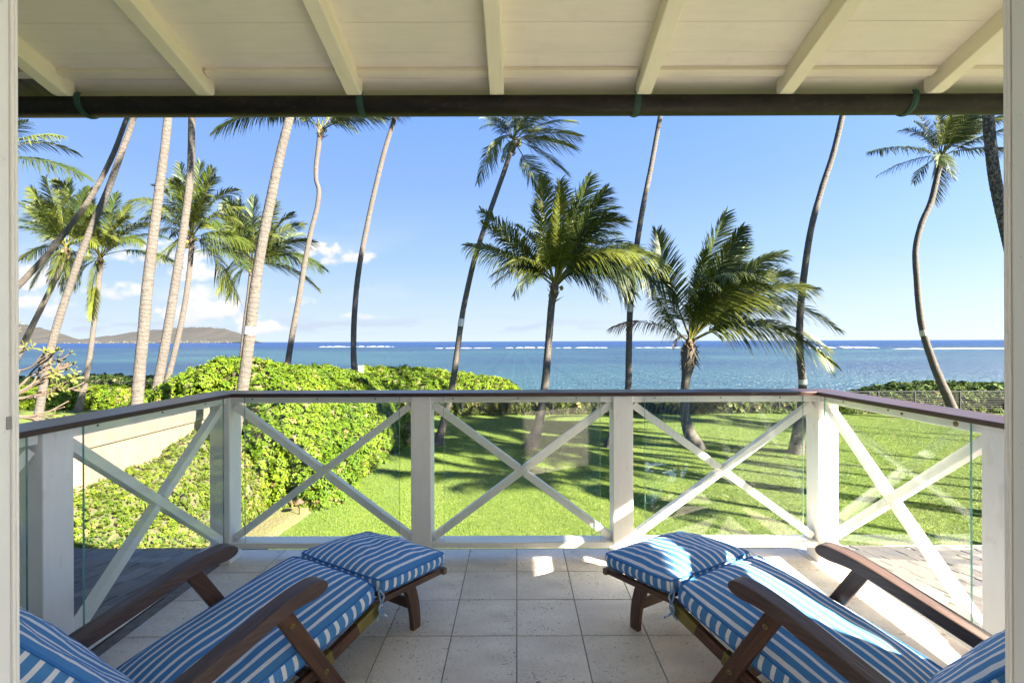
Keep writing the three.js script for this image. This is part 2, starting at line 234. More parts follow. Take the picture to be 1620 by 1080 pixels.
// far headland, about six kilometres off
function headland(name, pts, d, depth, label, seed) {     // pts: outline [photo x, photo y] of the crest, left to right
  const n = 150, m = 26, p = [], c = [], idx = [];
  const crest = (px) => { let k = 0; while (k < pts.length - 2 && px > pts[k + 1][0]) k++; const t = clamp((px - pts[k][0]) / (pts[k + 1][0] - pts[k][0])); return lerp(pts[k][1], pts[k + 1][1], t * t * (3 - 2 * t)); };
  const x0 = pts[0][0], x1 = pts[pts.length - 1][0];
  for (let j = 0; j <= m; j++) for (let i = 0; i <= n; i++) {
    const px = lerp(x0, x1, i / n), q = at(px, crest(px), d), s = j / m, prof = s < 0.7 ? Math.pow(s / 0.7, 0.75) : 1 - Math.pow((s - 0.7) / 0.3, 1.6);
    const gully = Math.abs(fbm(i * 0.22, s * 1.2, seed, 4) * 2 - 1), h = Math.max(0, q.y - SEA) * prof * (s < 0.68 ? 0.8 + 0.2 * (1 - gully * 1.2) * smooth(0.05, 0.3, s) + 0.2 * smooth(0.4, 0.7, s) : 1);
    p.push(q.x, SEA - 2 + h, -d + depth * 0.45 - s * depth);
    const veg = fbm(i * 0.3, s * 9, seed + 3, 4), shore = smooth(0.28, 0.05, s);
    c.push(...mixc(mixc([0.0160, 0.0160, 0.0148], [0.0354, 0.0297, 0.0252], gully * 1.2 + veg * 0.2 - 0.15), mixc([0.0137, 0.0183, 0.0137], [0.0314, 0.0286, 0.0252], veg), clamp(shore + veg * 0.5 - 0.15)));
  }
  for (let j = 0; j < m; j++) for (let i = 0; i < n; i++) { const a = j * (n + 1) + i; idx.push(a, a + 1, a + n + 1, a + 1, a + n + 2, a + n + 1); }
  const g = new THREE.BufferGeometry(); g.setAttribute('position', new THREE.Float32BufferAttribute(p, 3)); g.setAttribute('color', new THREE.Float32BufferAttribute(c, 3)); g.setIndex(idx); g.computeVertexNormals();
  return struct(name, g, std({ vertexColors: true, roughness: 1 }), label);
}
headland('hill', [[78, 541.5], [110, 536], [150, 531], [190, 525.5], [225, 522], [250, 519.5], [280, 518.6], [325, 518.8], [345, 523], [362, 532], [374, 540.5]], 6200, 1300, 'long brown headland across the bay at left', 3);
headland('hill', [[-60, 506], [10, 515], [30, 519], [50, 525], [70, 533], [86, 540.8]], 7600, 1500, 'farther hill behind the headland, at the left frame edge', 13);
{
  const r = mulberry(77), g = new THREE.BoxGeometry(1, 1, 1), inst = new THREE.InstancedMesh(g, std({ color: lin(0.11, 0.105, 0.10), roughness: 0.9 }), 110), mtx = new THREE.Matrix4();
  for (let i = 0; i < 110; i++) { const px = lerp(100, 366, r()), row = r() * r(), q = at(px, 540, 5500 + row * 150); const w = 7 + r() * 8; mtx.makeRotationY(r() * 3).scale(V(w, 4 + r() * 4, 9)); mtx.setPosition(q.x, SEA + 4 + row * 30 * smooth(100, 160, px), q.z); inst.setMatrixAt(i, mtx); inst.setColorAt(i, lin(0.5 + r() * 0.5, 0.5 + r() * 0.45, 0.5 + r() * 0.4)); }
  inst.name = 'shoreline_houses'; inst.userData = { kind: 'stuff', label: 'scattered pale houses at the foot of the far headland', category: 'houses' }; scene.add(inst);
}
// breakers on the reef
[[505, 627, 548.6, 2.0], [690, 778, 550.6, 1.4], [800, 870, 550.2, 2.0], [878, 960, 550.0, 1.2], [1000, 1082, 549.8, 1.0], [1272, 1378, 550.2, 2.6], [1400, 1600, 551.6, 1.4]].forEach(([x0, x1, y, h], k) => {
  const r = mulberry(300 + k), a = at(x0, y, 1), b = at(x1, y, 1), s = (SEA - EYE) / (a.y - EYE), z = -s, X0 = a.x * s, X1 = b.x * s, n = Math.round((x1 - x0) * 1.2), p = [], idx = [], m = 5;
  for (let i = 0; i <= n; i++) { const u = i / n, env = Math.pow(Math.sin(Math.PI * clamp(u)), 0.35), br = smooth(0.30, 0.55, fbm(i * 0.16, k * 9.3, 5, 4)), hh = Math.max(0.02, env * br * h * 0.30 * (0.6 + 0.8 * r())), w = 3 + 5 * br * env; for (let j = 0; j <= m; j++) { const v = j / m; p.push(lerp(X0, X1, u), SEA - 0.03 + hh * Math.sin(Math.PI * v) * (0.75 + 0.5 * r()), z + (v - 0.5) * w * 2 + fbm(i * 0.06, 2, k, 2) * 14); } }
  for (let i = 0; i < n; i++) for (let j = 0; j < m; j++) { const q = i * (m + 1) + j; idx.push(q, q + 1, q + m + 1, q + 1, q + m + 2, q + m + 1); }
  const g = new THREE.BufferGeometry(); g.setAttribute('position', new THREE.Float32BufferAttribute(p, 3)); g.setIndex(idx); g.computeVertexNormals();
  tag(part('breaking_wave', g, std({ color: lin(0.42, 0.4368, 0.4536), roughness: 0.9 }), scene), ['white breaker line left of the slim palm trunk above the hedge', 'low foam line right of the banded leaning trunk', 'short white breaker left of the centre palm trunk', 'faint foam line just behind the centre palm trunk', 'faint foam specks right of the straight dark trunk', 'brightest long breaker, right of the wide drooping palm', 'thin foam line beside the crooked trunk at right'][k], 'wave', 'breakers on the reef');
});

// ------------------------------------------------------------------ house, roof, deck
{
  const house = thing('house', 'white painted house wall and hipped roof around the doorway', 'house', [0, 0, 0]);
  const w = (a, b, c, x, y, z) => box(a, b, c, x, y, z, 0.01);
  // outer walls: the doorway wall at z -0.75 and the rest of the storey, with unseen window openings added to the back and right for fill light
  part('wall', mergeGeometries([w(7.16, 5.6, 0.16, -4.42, 0.07, -0.67), w(1.93, 5.6, 0.16, 1.785, 0.07, -0.67), w(1.66, 0.45, 0.16, -0.01, 2.62, -0.67), w(1.66, 2.72, 0.16, -0.01, -1.37, -0.67)]), M.house, house);
  part('wall', mergeGeometries([w(0.16, 2.95, 6.0, 2.67, -1.255, 2.45), w(0.16, 0.6, 6.0, 2.67, 2.57, 2.45), w(0.16, 2.05, 0.7, 2.67, 1.245, -0.2), w(0.16, 2.05, 0.5, 2.67, 1.245, 5.2)]), M.house, house);
  part('wall', w(0.16, 5.6, 6.0, -7.92, 0.07, 2.45), M.house, house);
  part('wall', mergeGeometries([w(10.75, 3.0, 0.16, -2.625, -1.23, 5.45), w(10.75, 0.5, 0.16, -2.625, 2.62, 5.45), w(3.9, 2.1, 0.16, -5.95, 1.32, 5.45), w(4.75, 2.1, 0.16, 0.375, 1.32, 5.45)]), M.house, house);
  part('room_floor', w(6.66, 0.06, 6.0, -0.77, -0.04, 2.4), M.carpet, house);
  part('room_ceiling', w(6.66, 0.06, 6.0, -0.77, 2.75, 2.4), M.room, house);
  part('partition', w(0.05, 2.7, 5.9, -4.1, 1.36, 2.4), M.room, house);
  // hipped roof shell
  const e = { x0: -8.8, x1: 4.2, z0: -2.69, z1: 7.2, y: 2.775, s: 0.25 }, hd = (e.z1 - e.z0) / 2, ry = e.y + e.s * hd, zc = (e.z0 + e.z1) / 2;
  const A = V(e.x0, e.y, e.z0), B = V(e.x1, e.y, e.z0), C = V(e.x1, e.y, e.z1), D = V(e.x0, e.y, e.z1), R0 = V(e.x0 + hd, ry, zc), R1 = V(e.x1 - hd, ry, zc);
  const tri = (...q) => { const g = new THREE.BufferGeometry().setFromPoints(q); g.computeVertexNormals(); const p = g.attributes.position, uv = []; for (let i = 0; i < p.count; i++) uv.push(p.getX(i), p.getZ(i)); g.setAttribute('uv', new THREE.Float32BufferAttribute(uv, 2)); return g; };
  const shell = (dy) => [A, B, C, D, R0, R1].map((q) => q.clone().add(V(0, dy, 0)));
  const planes = (dy, f) => { const [a, b, c, d, r0, r1] = shell(dy); const t = [[a, b, r1], [a, r1, r0], [b, c, r1], [c, d, r0], [c, r0, r1], [d, a, r0]]; return t.map((q) => tri(...(f ? [q[0], q[2], q[1]] : q))); };
  const edge = (p, q) => [tri(p, q, q.clone().add(V(0, 0.07, 0))), tri(p, q.clone().add(V(0, 0.07, 0)), p.clone().add(V(0, 0.07, 0)))];
  part('roof', mergeGeometries([...planes(0, false), ...planes(0.07, true), ...edge(A, B), ...edge(B, C), ...edge(C, D), ...edge(D, A)]), M.roofing, house);
  for (const x of [4.17, -8.78]) part('fascia', box(0.03, 0.13, 9.9, x, 2.70, 2.25), M.white, house);

  // the ceiling of the porch: boards, rafters and laths under the front slope
  const pr = thing('porch_ceiling', 'cream painted boards and rafters under the porch eave', 'ceiling', [0, 0, 0]);
  const yc = (d) => EYE + 1.417 + 0.25 * (2.55 - d), dn = V(0, -1, 0), slope = Math.hypot(1, 0.25);
  const bw = 0.165;
  for (let k = 0; k < 12; k++) {
    const d1 = 2.665 - (k ? 0.127 + (k - 1) * bw : 0), d0 = 2.665 - (0.127 + k * bw), r = mulberry(k + 5);
    const L = 5.6, g = box(L, 0.018, (d1 - d0) * slope - 0.0014, 0, 0, 0, 0.0014); g.rotateX(-Math.atan(0.25)); g.translate(0.25, yc((d0 + d1) / 2) + 0.009 + (r() - 0.5) * 0.0012, -(d0 + d1) / 2);
    part('ceiling_board', g, M.cream, pr);
  }
  for (let k = -4; k <= 4; k++) {                          // rafters with rounded tails
    const x = -0.105 + k * 0.785 + [0, 0.01, -0.008, 0.012][(k + 8) % 4], s = new THREE.Shape();
    const yb = (d) => EYE + 1.3266 + 0.25 * (2.55 - d), T = 0.089;
    s.moveTo(0.7, yb(0.7)); s.lineTo(2.50, yb(2.50)); s.quadraticCurveTo(2.552, yb(2.552) + 0.002, 2.556, yb(2.55) + 0.045); s.lineTo(2.556, yb(2.556) + T); s.lineTo(0.7, yb(0.7) + T); s.closePath();
    let g = new THREE.ExtrudeGeometry(s, { depth: 0.066, bevelEnabled: true, bevelThickness: 0.005, bevelSize: 0.005, bevelSegments: 2, curveSegments: 6 }); g.translate(0, 0, -0.033);
    g.rotateY(Math.PI / 2); g.translate(x, 0, 0); g = uvMetres(g, 1, k * 0.31, k * 0.17);
    part('rafter', g, M.rafter, pr);
  }
  for (let k = -4; k < 4; k++) { const x = -0.105 + (k + 0.5) * 0.785, d = 2.478, g = box(0.785 - 0.076, 0.024, 0.046, 0, 0, 0, 0.003); g.rotateX(-Math.atan(0.25)); g.translate(x, yc(d) - 0.0125, -d); part('lath', g, M.rafter, pr); }

  // half-round gutter with straps
  const gd = 2.622, gy = EYE + 1.3325, gr = 0.068, gut = thing('gutter', 'dark half round copper gutter with green straps along the eave', 'gutter', [0, gy, -gd]);
  const arc = (r, a0, a1, n) => range(a0, a1, n).map((a) => [Math.cos(a) * r, Math.sin(a) * r]);
  const tube = (r0, r1, x0, x1, a0 = -0.16, a1 = -Math.PI + 0.16) => { const s = new THREE.Shape(); [...arc(r1, a0, a1, 26), ...arc(r0, a1, a0, 26)].forEach(([z, y], i) => i ? s.lineTo(z, y) : s.moveTo(z, y)); const g = new THREE.ExtrudeGeometry(s, { depth: x1 - x0, bevelEnabled: false, curveSegments: 4 }); g.rotateY(Math.PI / 2); g.translate(x0, 0, 0); return g; };
  part('trough', uvMetres(tube(0.064, gr, -5.2, 3.9, 0.16, -Math.PI - 0.16), 1), M.copper, gut);
  for (const x of [-2.395, -0.855, 0.665, 2.18]) part('strap', uvMetres(mergeGeometries([tube(gr + 0.0005, gr + 0.0045, x - 0.017, x + 0.017, 0.5, -Math.PI - 0.5), tube(gr + 0.0045, gr + 0.0075, x - 0.006, x + 0.006, 0.5, -Math.PI - 0.5)]), 1), M.patina, gut);

  // door frame round the eye's opening
  const df = thing('door_frame', 'white door frame seen at both sides of the picture', 'door frame', [0, 0, -0.75]);
  part('jamb', mergeGeometries([box(0.05, 2.42, 0.15, -0.826, 1.21, 0.083), box(0.012, 2.42, 0.0045, -0.805, 1.21, 0.0055, 0.002), box(0.03, 2.42, 0.004, -0.812, 1.21, 0.002, 0.001)]), M.jamb, df);
  part('jamb', mergeGeometries([box(0.05, 2.42, 0.15, 0.807, 1.21, 0.083), box(0.012, 2.42, 0.0045, 0.786, 1.21, 0.0055, 0.002), box(0.03, 2.42, 0.004, 0.794, 1.21, 0.002, 0.001)]), M.jamb, df);
  part('header', box(1.70, 0.05, 0.15, -0.01, 2.392, 0.083), M.jamb, df);
  part('strike_plate', box(0.003, 0.02, 0.006, -0.8, EYE - 0.126, 0.013, 0.0008), std({ color: lin(0.30, 0.30, 0.31), metalness: 0.6, roughness: 0.5 }), df);
}
// deck floor: grout bed and single travertine tiles
{
  const bed = struct('deck_floor', box(3.9, 0.20, 2.62, 0.04, -0.1055, -1.81, 0.004), M.grout);
  const T = 0.305, geos = [];
  for (let k = 0; k < 16; k++) { const g = new RoundedBoxGeometry(T - 0.0044, 0.012, T - 0.0044, 1, 0.0022); const p = g.attributes.position, uv = g.attributes.uv, r = mulberry(k + 900), ox = (k % 4) / 4, oy = Math.floor(k / 4) / 4, turn = k % 2; for (let i = 0; i < p.count; i++) { const a = (p.getX(i) / T + 0.5) * 0.25, b = (p.getZ(i) / T + 0.5) * 0.25; uv.setXY(i, ox + (turn ? a : 0.25 - a), oy + b); } geos.push(g); }
  const tints = range(0, 1, 4).map((t) => { const m = M.tile.clone(); m.color = lin(lerp(0.90, 1.0, t), lerp(0.875, 0.97, t), lerp(0.835, 0.92, t)); return m; });
  const r = mulberry(41);
  for (let j = 0; j < 8; j++) for (let i = -6; i <= 6; i++) {
    let x0 = -0.006 + i * T - (i === -6 ? 0 : 0), x = x0 + T / 2, z = -3.10 + (j + 0.5) * T; if (x < -1.95 || x > 2.05) continue;
    const m = part('tile', geos[Math.floor(r() * 16)], tints[Math.floor(r() * 5)], bed); m.position.set(x, -0.0058 + (r() - 0.5) * 0.0012, z); m.rotation.set((r() - 0.5) * 0.002, 0, (r() - 0.5) * 0.002);
  }
}
// shingled lower roofs beside the deck
for (const side of [-1, 1]) {
  const g0 = thing('shingle_roof', side < 0 ? 'grey weathered shingle roof below the left railing' : 'brown grey shingle roof below the right railing', 'roof', [0, 0, 0], 0, 'lower roofs beside the deck');
  const X0 = side < 0 ? -6.4 : 2.03, X1 = side < 0 ? -1.96 : 6.6, y = (z) => -0.26 + 0.19 * (z + 3.62), r = mulberry(60 + side);
  part('decking', (() => { const g = box(X1 - X0, 0.08, 2.9, 0, 0, 0); g.rotateX(-Math.atan(0.19)); g.translate((X0 + X1) / 2, y(-2.2) - 0.065, -2.2); return g; })(), M.roofing, g0);
  part('fascia', box(X1 - X0, 0.14, 0.03, (X0 + X1) / 2, y(-3.64) - 0.12, -3.64), M.white, g0);
  if (side > 0) part('drip_edge', (() => { const g = box(X1 - X0, 0.02, 0.11, 0, 0, 0, 0.003); g.rotateX(-Math.atan(0.19)); g.translate((X0 + X1) / 2, y(-3.665) + 0.012, -3.665); return g; })(), M.white, g0);
  const shapes = [0.10, 0.125, 0.15, 0.18].map((w) => { const g = box(w - 0.006, 0.012, 0.26, 0, 0, 0, 0.003); return { w, g }; });
  const near = side < 0 ? X1 : X0, rest = [];
  for (let row = 0; row < 15; row++) {
    let x = 0, z = -3.56 + row * 0.135;
    while (x < 4.3) { const s = shapes[Math.floor(r() * 4)], cx = near + side * (x + s.w / 2); const put = (o) => { o.position.set(cx, y(z) + 0.012 + r() * 0.006, z + (r() - 0.5) * 0.02); o.rotation.set(-Math.atan(0.19) + 0.055, (r() - 0.5) * 0.03, (r() - 0.5) * 0.02); };
      const mat = M.shingle[Math.min(2, Math.floor(r() * 2.35) + (side > 0 && r() > 0.7 ? 1 : 0))];
      if (x < 2.15) put(part('shingle', s.g, mat, g0)); else { const o = new THREE.Object3D(); put(o); o.updateMatrix(); rest.push(s.g.clone().applyMatrix4(o.matrix)); }
      x += s.w; }
  }
  part('far_shingles', mergeGeometries(rest), M.shingle[0], g0).userData.kind = 'stuff';
}

// ------------------------------------------------------------------ railing
{
  const rl = thing('deck_railing', 'white railing with crossed braces, glass panes and dark brown cap', 'railing', [0, 0, 0]);
  const XL = -1.838, XR = 1.919, ZF = -2.953, P = 0.124, ZN = -1.815;
  const post = (x, z) => part('post', box(P, 1.035, P, x, 0.5165, z, 0.005), M.white, rl);
  for (const x of [XL, -0.596, 0.653, XR]) post(x, ZF);
  for (const x of [XL, XR]) { post(x, ZN); post(x, -0.84); }
  // caps, mitred at the corners
  const capPoly = (pts) => { const s = new THREE.Shape(); pts.forEach(([x, z], i) => i ? s.lineTo(x, -z) : s.moveTo(x, -z)); const g = new THREE.ExtrudeGeometry(s, { depth: 0.017, bevelEnabled: true, bevelThickness: 0.003, bevelSize: 0.003, bevelSegments: 2, curveSegments: 2 }); g.rotateX(-Math.PI / 2); g.translate(0, 1.037, 0); return uvMetres(g, 1, 0.3); };
  const c = 0.093, g = 0.0035;
  part('cap_rail', capPoly([[XL - c, ZF - c], [XR + c, ZF - c], [XR - c, ZF + c], [XL + c, ZF + c]]), M.cap, rl);
  part('cap_rail', capPoly([[XL - c - g, ZF - c + g * 2], [XL + c - g, ZF + c + g * 2], [XL + c - g, -0.78], [XL - c - g, -0.78]]), M.cap, rl);
  part('cap_rail', capPoly([[XR + c + g, ZF - c + g * 2], [XR - c + g, ZF + c + g * 2], [XR - c + g, -0.78], [XR + c + g, -0.78]]), M.cap, rl);
  // one bay between two posts: a, b are the inner ends along the run; inn points to the deck
  const bay = (a, b, inn, flip, glass) => {
    const dir = b.clone().sub(a).normalize(), off = (t, y, n) => a.clone().addScaledVector(dir, t).addScaledVector(inn, n).setY(y), L = b.distanceTo(a), up = V(0, 1, 0);
    part('top_rail', bar(off(0, 1.0135, 0.012), off(L, 1.0135, 0.012), 0.07, 0.043, up), M.white, rl);
    part('bottom_rail', bar(off(0, 0.112, 0.006), off(L, 0.112, 0.006), 0.108, 0.036, up), M.white, rl);
    const y0 = 0.150, y1 = 0.972, n = 0.010, w = 0.044, e = 0.012;
    const full = flip ? [off(e, y1, n), off(L - e, y0, n)] : [off(e, y0, n), off(L - e, y1, n)], oth = flip ? [off(e, y0, n), off(L - e, y1, n)] : [off(e, y1, n), off(L - e, y0, n)];
    part('brace', bar(full[0], full[1], w, w, up, 0.003), M.white, rl);
    const d = oth[1].clone().sub(oth[0]), q = oth[0].clone().addScaledVector(d, 0.5), sl = Math.hypot(y1 - y0, L), gap = w * 0.5 / Math.sin(2 * Math.atan2(y1 - y0, L)) + 0.002; d.normalize();
    part('brace', bar(oth[0], q.clone().addScaledVector(d, -gap), w, w, up, 0.003), M.white, rl);
    part('brace', bar(q.clone().addScaledVector(d, gap), oth[1], w, w, up, 0.003), M.white, rl);
    if (glass) {
      const [g0, g1] = glass, pane = part('glass_pane', bar(off(g0, 0.5815, 0.054), off(g1, 0.5815, 0.054), 0.009, 0.902, up, 0.001), M.glass, rl);
      for (const t of [g0 - 0.0012, g1 + 0.0012]) part('pane_edge', bar(off(t, 0.1325, 0.054), off(t, 1.031, 0.054), 0.008, 0.0012, dir, 0.0003), M.glassEdge, pane);
    }
    for (const t of [0.12, 0.48, 0.8]) { const s = new THREE.CylinderGeometry(0.0045, 0.0045, 0.004, 10); s.rotateX(Math.PI / 2); const m = part('screw', s, M.screw, rl); m.position.copy(off(L * t, 1.018, 0.0485)); m.lookAt(m.position.clone().add(inn)); }
  };
  const h = P / 2, f = V(0, 0, 1);
  bay(V(XL + h, 0, ZF), V(-0.596 - h, 0, ZF), f, false, [0.091, 1.046]);
  bay(V(-0.596 + h, 0, ZF), V(0.653 - h, 0, ZF), f, false, [0.08, 1.045]);
  bay(V(0.653 + h, 0, ZF), V(XR - h, 0, ZF), f, false, [0.075, 1.051]);
  bay(V(XL, 0, ZN - h), V(XL, 0, ZF + h), V(1, 0, 0), true, [0.05, 0.965]);
  bay(V(XR, 0, ZN - h), V(XR, 0, ZF + h), V(-1, 0, 0), false, [0.05, 0.965]);
  bay(V(XL, 0, -0.84 - h), V(XL, 0, ZN + h), V(1, 0, 0), true, [0.05, 0.80]);
  bay(V(XR, 0, -0.84 - h), V(XR, 0, ZN + h), V(-1, 0, 0), true, [0.05, 0.80]);
  for (const [z, s] of [[-2.28, 0.007], [-2.0, 0.012]]) { const q = new THREE.CylinderGeometry(s, s, 0.003, 14); q.rotateZ(Math.PI / 2); const m = part('rust_spot', q, M.rust, rl); m.position.set(XR - 0.0478, 1.013, z); m.rotation.x = 0.4; }
}

// ------------------------------------------------------------------ steamer chairs and their cushions
// along local x towards the feet; y up; z across
function cushionSection(a0, h0, a1, h1, W, belly, T, r) {  // from (a0,h0) to (a1,h1): lines of the middle plane
  const na = 26, nb = 22, A = V(a0, h0, 0), B = V(a1, h1, 0), t = B.clone().sub(A).normalize(), n = V(-t.y, t.x, 0), L = A.distanceTo(B), per = 0.0425;
  const rc = (u) => Math.sqrt(Math.max(0, 1 - Math.pow(Math.abs(u), 9)));       // rounded corners in plan
  const edge = (i, j) => { const u = i / na * 2 - 1, v = j / nb * 2 - 1; const pu = u * (1 - 0.045 * Math.pow(Math.abs(v), 6)), pv = v * (1 - 0.05 * Math.pow(Math.abs(u), 6)); return [u, v, pu, pv]; };
  const ph = r() * 9;
  const P3 = (pu, pv, hh) => A.clone().addScaledVector(t, (pu * 0.5 + 0.5) * L).addScaledVector(n, hh).setZ(pv * W / 2);
  const puff = (u, v) => (1 - Math.pow(Math.abs(u), 3.2)) * (1 - Math.pow(Math.abs(v), 3.4));
  const top = [], uvT = [], bot = [], uvB = [], idx = [];
  for (let j = 0; j <= nb; j++) for (let i = 0; i <= na; i++) {
    const [u, v, pu, pv] = edge(i, j), wr = (fbm(u * 2.4 + ph, v * 3.1, 5, 3) - 0.5) * 0.022 * (0.3 + puff(u, v)) + Math.sin(u * 46 + ph + v * 2) * 0.0007 * Math.pow(Math.abs(v), 4);
    top.push(...P3(pu, pv, T * 0.42 + belly * Math.pow(puff(u, v), 0.75) + wr).toArray()); uvT.push(v * W / 2 / per + 0.36, u * L / 2 / 0.1);
    bot.push(...P3(pu, pv, -T * 0.48 - 0.006 * puff(u, v)).toArray()); uvB.push(v * W / 2 / per + 0.36, u * L / 2 / 0.1);
  }
  for (let j = 0; j < nb; j++) for (let i = 0; i < na; i++) { const q = j * (na + 1) + i; idx.push([q, q + na + 1, q + 1, q + 1, q + na + 1, q + na + 2]); }
  const mk = (p, uv, f) => { const g = new THREE.BufferGeometry(); g.setAttribute('position', new THREE.Float32BufferAttribute(p, 3)); g.setAttribute('uv', new THREE.Float32BufferAttribute(uv, 2)); g.setIndex(idx.flatMap((q) => f ? [q[0], q[2], q[1], q[3], q[5], q[4]] : q)); g.computeVertexNormals(); return g; };
  // boxing strip round the rim
  const rim = []; for (let i = 0; i <= na; i++) rim.push([i, 0]); for (let j = 1; j <= nb; j++) rim.push([na, j]); for (let i = na - 1; i >= 0; i--) rim.push([i, nb]); for (let j = nb - 1; j >= 0; j--) rim.push([0, j]);
  const p = [], uv = [], ix = [], ctr = P3(0, 0, 0), tops = [], bots = []; let s = 0; const K = 5;
  // finer along the strip so that the gathers show
  const fine = []; for (let k = 0; k < rim.length - 1; k++) for (let q = 0; q < 3; q++) { const a = rim[k], b = rim[k + 1]; fine.push([lerp(a[0], b[0], q / 3), lerp(a[1], b[1], q / 3)]); } fine.push(rim[rim.length - 1]);
  fine.forEach(([i, j], k) => {
    const [u, v, pu, pv] = edge(i, j), up = P3(pu, pv, T * 0.42), dn = P3(pu, pv, -T * 0.48), out = up.clone().sub(ctr).setY(0).normalize();
    if (k) s += up.distanceTo(tops[tops.length - 1]);
    tops.push(up); bots.push(dn);
    for (let q = 0; q <= K; q++) { const w = q / K, x = dn.clone().lerp(up, w).addScaledVector(out, Math.sin(Math.PI * w) * (0.008 + 0.006 * (fbm(s * 34, w * 1.3 + ph, 3, 3) - 0.5) + 0.005 * (vnoise(s * 120, 1.5, 4) - 0.5))); p.push(...x.toArray()); uv.push(s / 0.043 + ph, w * T / 0.1); }
  });
  for (let k = 0; k < fine.length - 1; k++) for (let q = 0; q < K; q++) { const o = k * (K + 1) + q; ix.push(o, o + 1, o + K + 1, o + 1, o + K + 2, o + K + 1); }
  const bx = new THREE.BufferGeometry(); bx.setAttribute('position', new THREE.Float32BufferAttribute(p, 3)); bx.setAttribute('uv', new THREE.Float32BufferAttribute(uv, 2)); bx.setIndex(ix); bx.computeVertexNormals();
  const pipe = (pts) => new THREE.TubeGeometry(new THREE.CatmullRomCurve3(pts.filter((_, k) => k % 2 === 0 && k < pts.length - 1), true), 160, 0.0042, 6, true);
  return { body: mergeGeometries([mk(top, uvT, false), mk(bot, uvB, true), bx]), piping: mergeGeometries([pipe(tops), pipe(bots)]) };
}
function steamer(x, z, turn, label, cLabel, tint) {
  const ch = thing('steamer_chair', label, 'lounge chair', [x, 0, z], turn, 'steamer chairs on the deck');
  const Z = V(0, 0, 1), q = (a, h, b) => V(a, h, b), up = V(0, 1, 0);
  for (const s of [1, -1]) {
    // arm: a bent, rounded board
    const sh = new THREE.Shape(), ax = 0.38, ay = 0.505;
    sh.moveTo(-0.42, 0.255); sh.quadraticCurveTo(-0.05, 0.372, 0.20, 0.448); sh.quadraticCurveTo(0.27, 0.468, 0.335, 0.462); sh.quadraticCurveTo(0.392, 0.466, 0.392, 0.488); sh.quadraticCurveTo(0.388, 0.512, 0.34, 0.512); sh.quadraticCurveTo(0.27, 0.510, 0.17, 0.480); sh.quadraticCurveTo(-0.08, 0.404, -0.43, 0.292); sh.closePath();
    let g = new THREE.ExtrudeGeometry(sh, { depth: 0.056, bevelEnabled: true, bevelThickness: 0.006, bevelSize: 0.005, bevelSegments: 3, curveSegments: 12 }); g.translate(0, 0, -0.028 + s * 0.288);
    part('armrest', uvMetres(g, 0.6, s), M.teakArm, ch);
    const lg = part('front_leg', bar(q(0.225, 0.466, s * 0.292), q(0.492, 0.001, s * 0.292), 0.026, 0.056, V(1, 0.4, 0), 0.005), M.teak, ch);
    for (const [a, h] of [[0.262, 0.402], [0.398, 0.165]]) { const b = new THREE.CylinderGeometry(0.0085, 0.0095, 0.005, 14); b.rotateX(Math.PI / 2); b.translate(a, h, s * 0.3065); const c = new THREE.CylinderGeometry(0.0035, 0.0035, 0.007, 8); c.rotateX(Math.PI / 2); c.translate(a, h, s * 0.307); part('bolt', b, M.brass, lg); part('bolt_core', c, M.screw, lg); }
    part('side_rail', bar(q(-0.14, 0.012, s * 0.262), q(0.635, 0.230, s * 0.262), 0.028, 0.048, up, 0.005), M.teak, ch);
    part('rail_bracket', mergeGeometries([bar(q(0.572, 0.2123, s * 0.262), q(0.672, 0.2404, s * 0.262), 0.031, 0.051, up, 0.006), (() => { const c = new THREE.CylinderGeometry(0.0256, 0.0256, 0.031, 18); c.rotateX(Math.PI / 2); c.translate(0.672, 0.2404, s * 0.262); return uvMetres(c); })()]), M.brass, ch);
    part('rail_clip', bar(q(0.418, 0.1690, s * 0.2622), q(0.452, 0.1785, s * 0.2622), 0.031, 0.056, up, 0.004), M.brass, ch);
    part('seat_rail', bar(q(0.0, 0.120, s * 0.195), q(0.68, 0.262, s * 0.195), 0.024, 0.038, up, 0.004), M.teak, ch);
    part('foot_rail', bar(q(0.655, 0.265, s * 0.247), q(1.125, 0.212, s * 0.247), 0.024, 0.027, up, 0.004), M.teak, ch);
    // curved leg of the foot rest
    const ls = new THREE.Shape(); ls.moveTo(0.885, 0.222); ls.quadraticCurveTo(0.935, 0.12, 0.940, 0.0); ls.lineTo(0.984, 0.0); ls.quadraticCurveTo(0.987, 0.12, 0.947, 0.216); ls.closePath();
    let lgeo = new THREE.ExtrudeGeometry(ls, { depth: 0.02, bevelEnabled: true, bevelThickness: 0.003, bevelSize: 0.003, bevelSegments: 2, curveSegments: 8 }); lgeo.translate(0, 0.001, -0.01 + s * 0.222);
    part('foot_leg', uvMetres(lgeo, 0.7, s * 0.3), M.teak, ch);
    part('back_stile', bar(q(-0.085, 0.09, s * 0.215), q(-0.60, 0.78, s * 0.215), 0.024, 0.044, V(1, 1, 0), 0.005), M.teak, ch);
  }
  part('stretcher', bar(q(0.956, 0.112, -0.21), q(0.956, 0.112, 0.21), 0.022, 0.042, up, 0.003), M.teak, ch);
  part('foot_bar', bar(q(1.128, 0.213, -0.275), q(1.128, 0.213, 0.275), 0.024, 0.030, up, 0.004), M.teakWorn, ch);
  part('cross_bar', bar(q(0.45, 0.06, -0.255), q(0.45, 0.06, 0.255), 0.026, 0.036, up, 0.004), M.teak, ch);
  part('cross_bar', bar(q(-0.10, 0.03, -0.24), q(-0.10, 0.03, 0.24), 0.026, 0.036, up, 0.004), M.teak, ch);
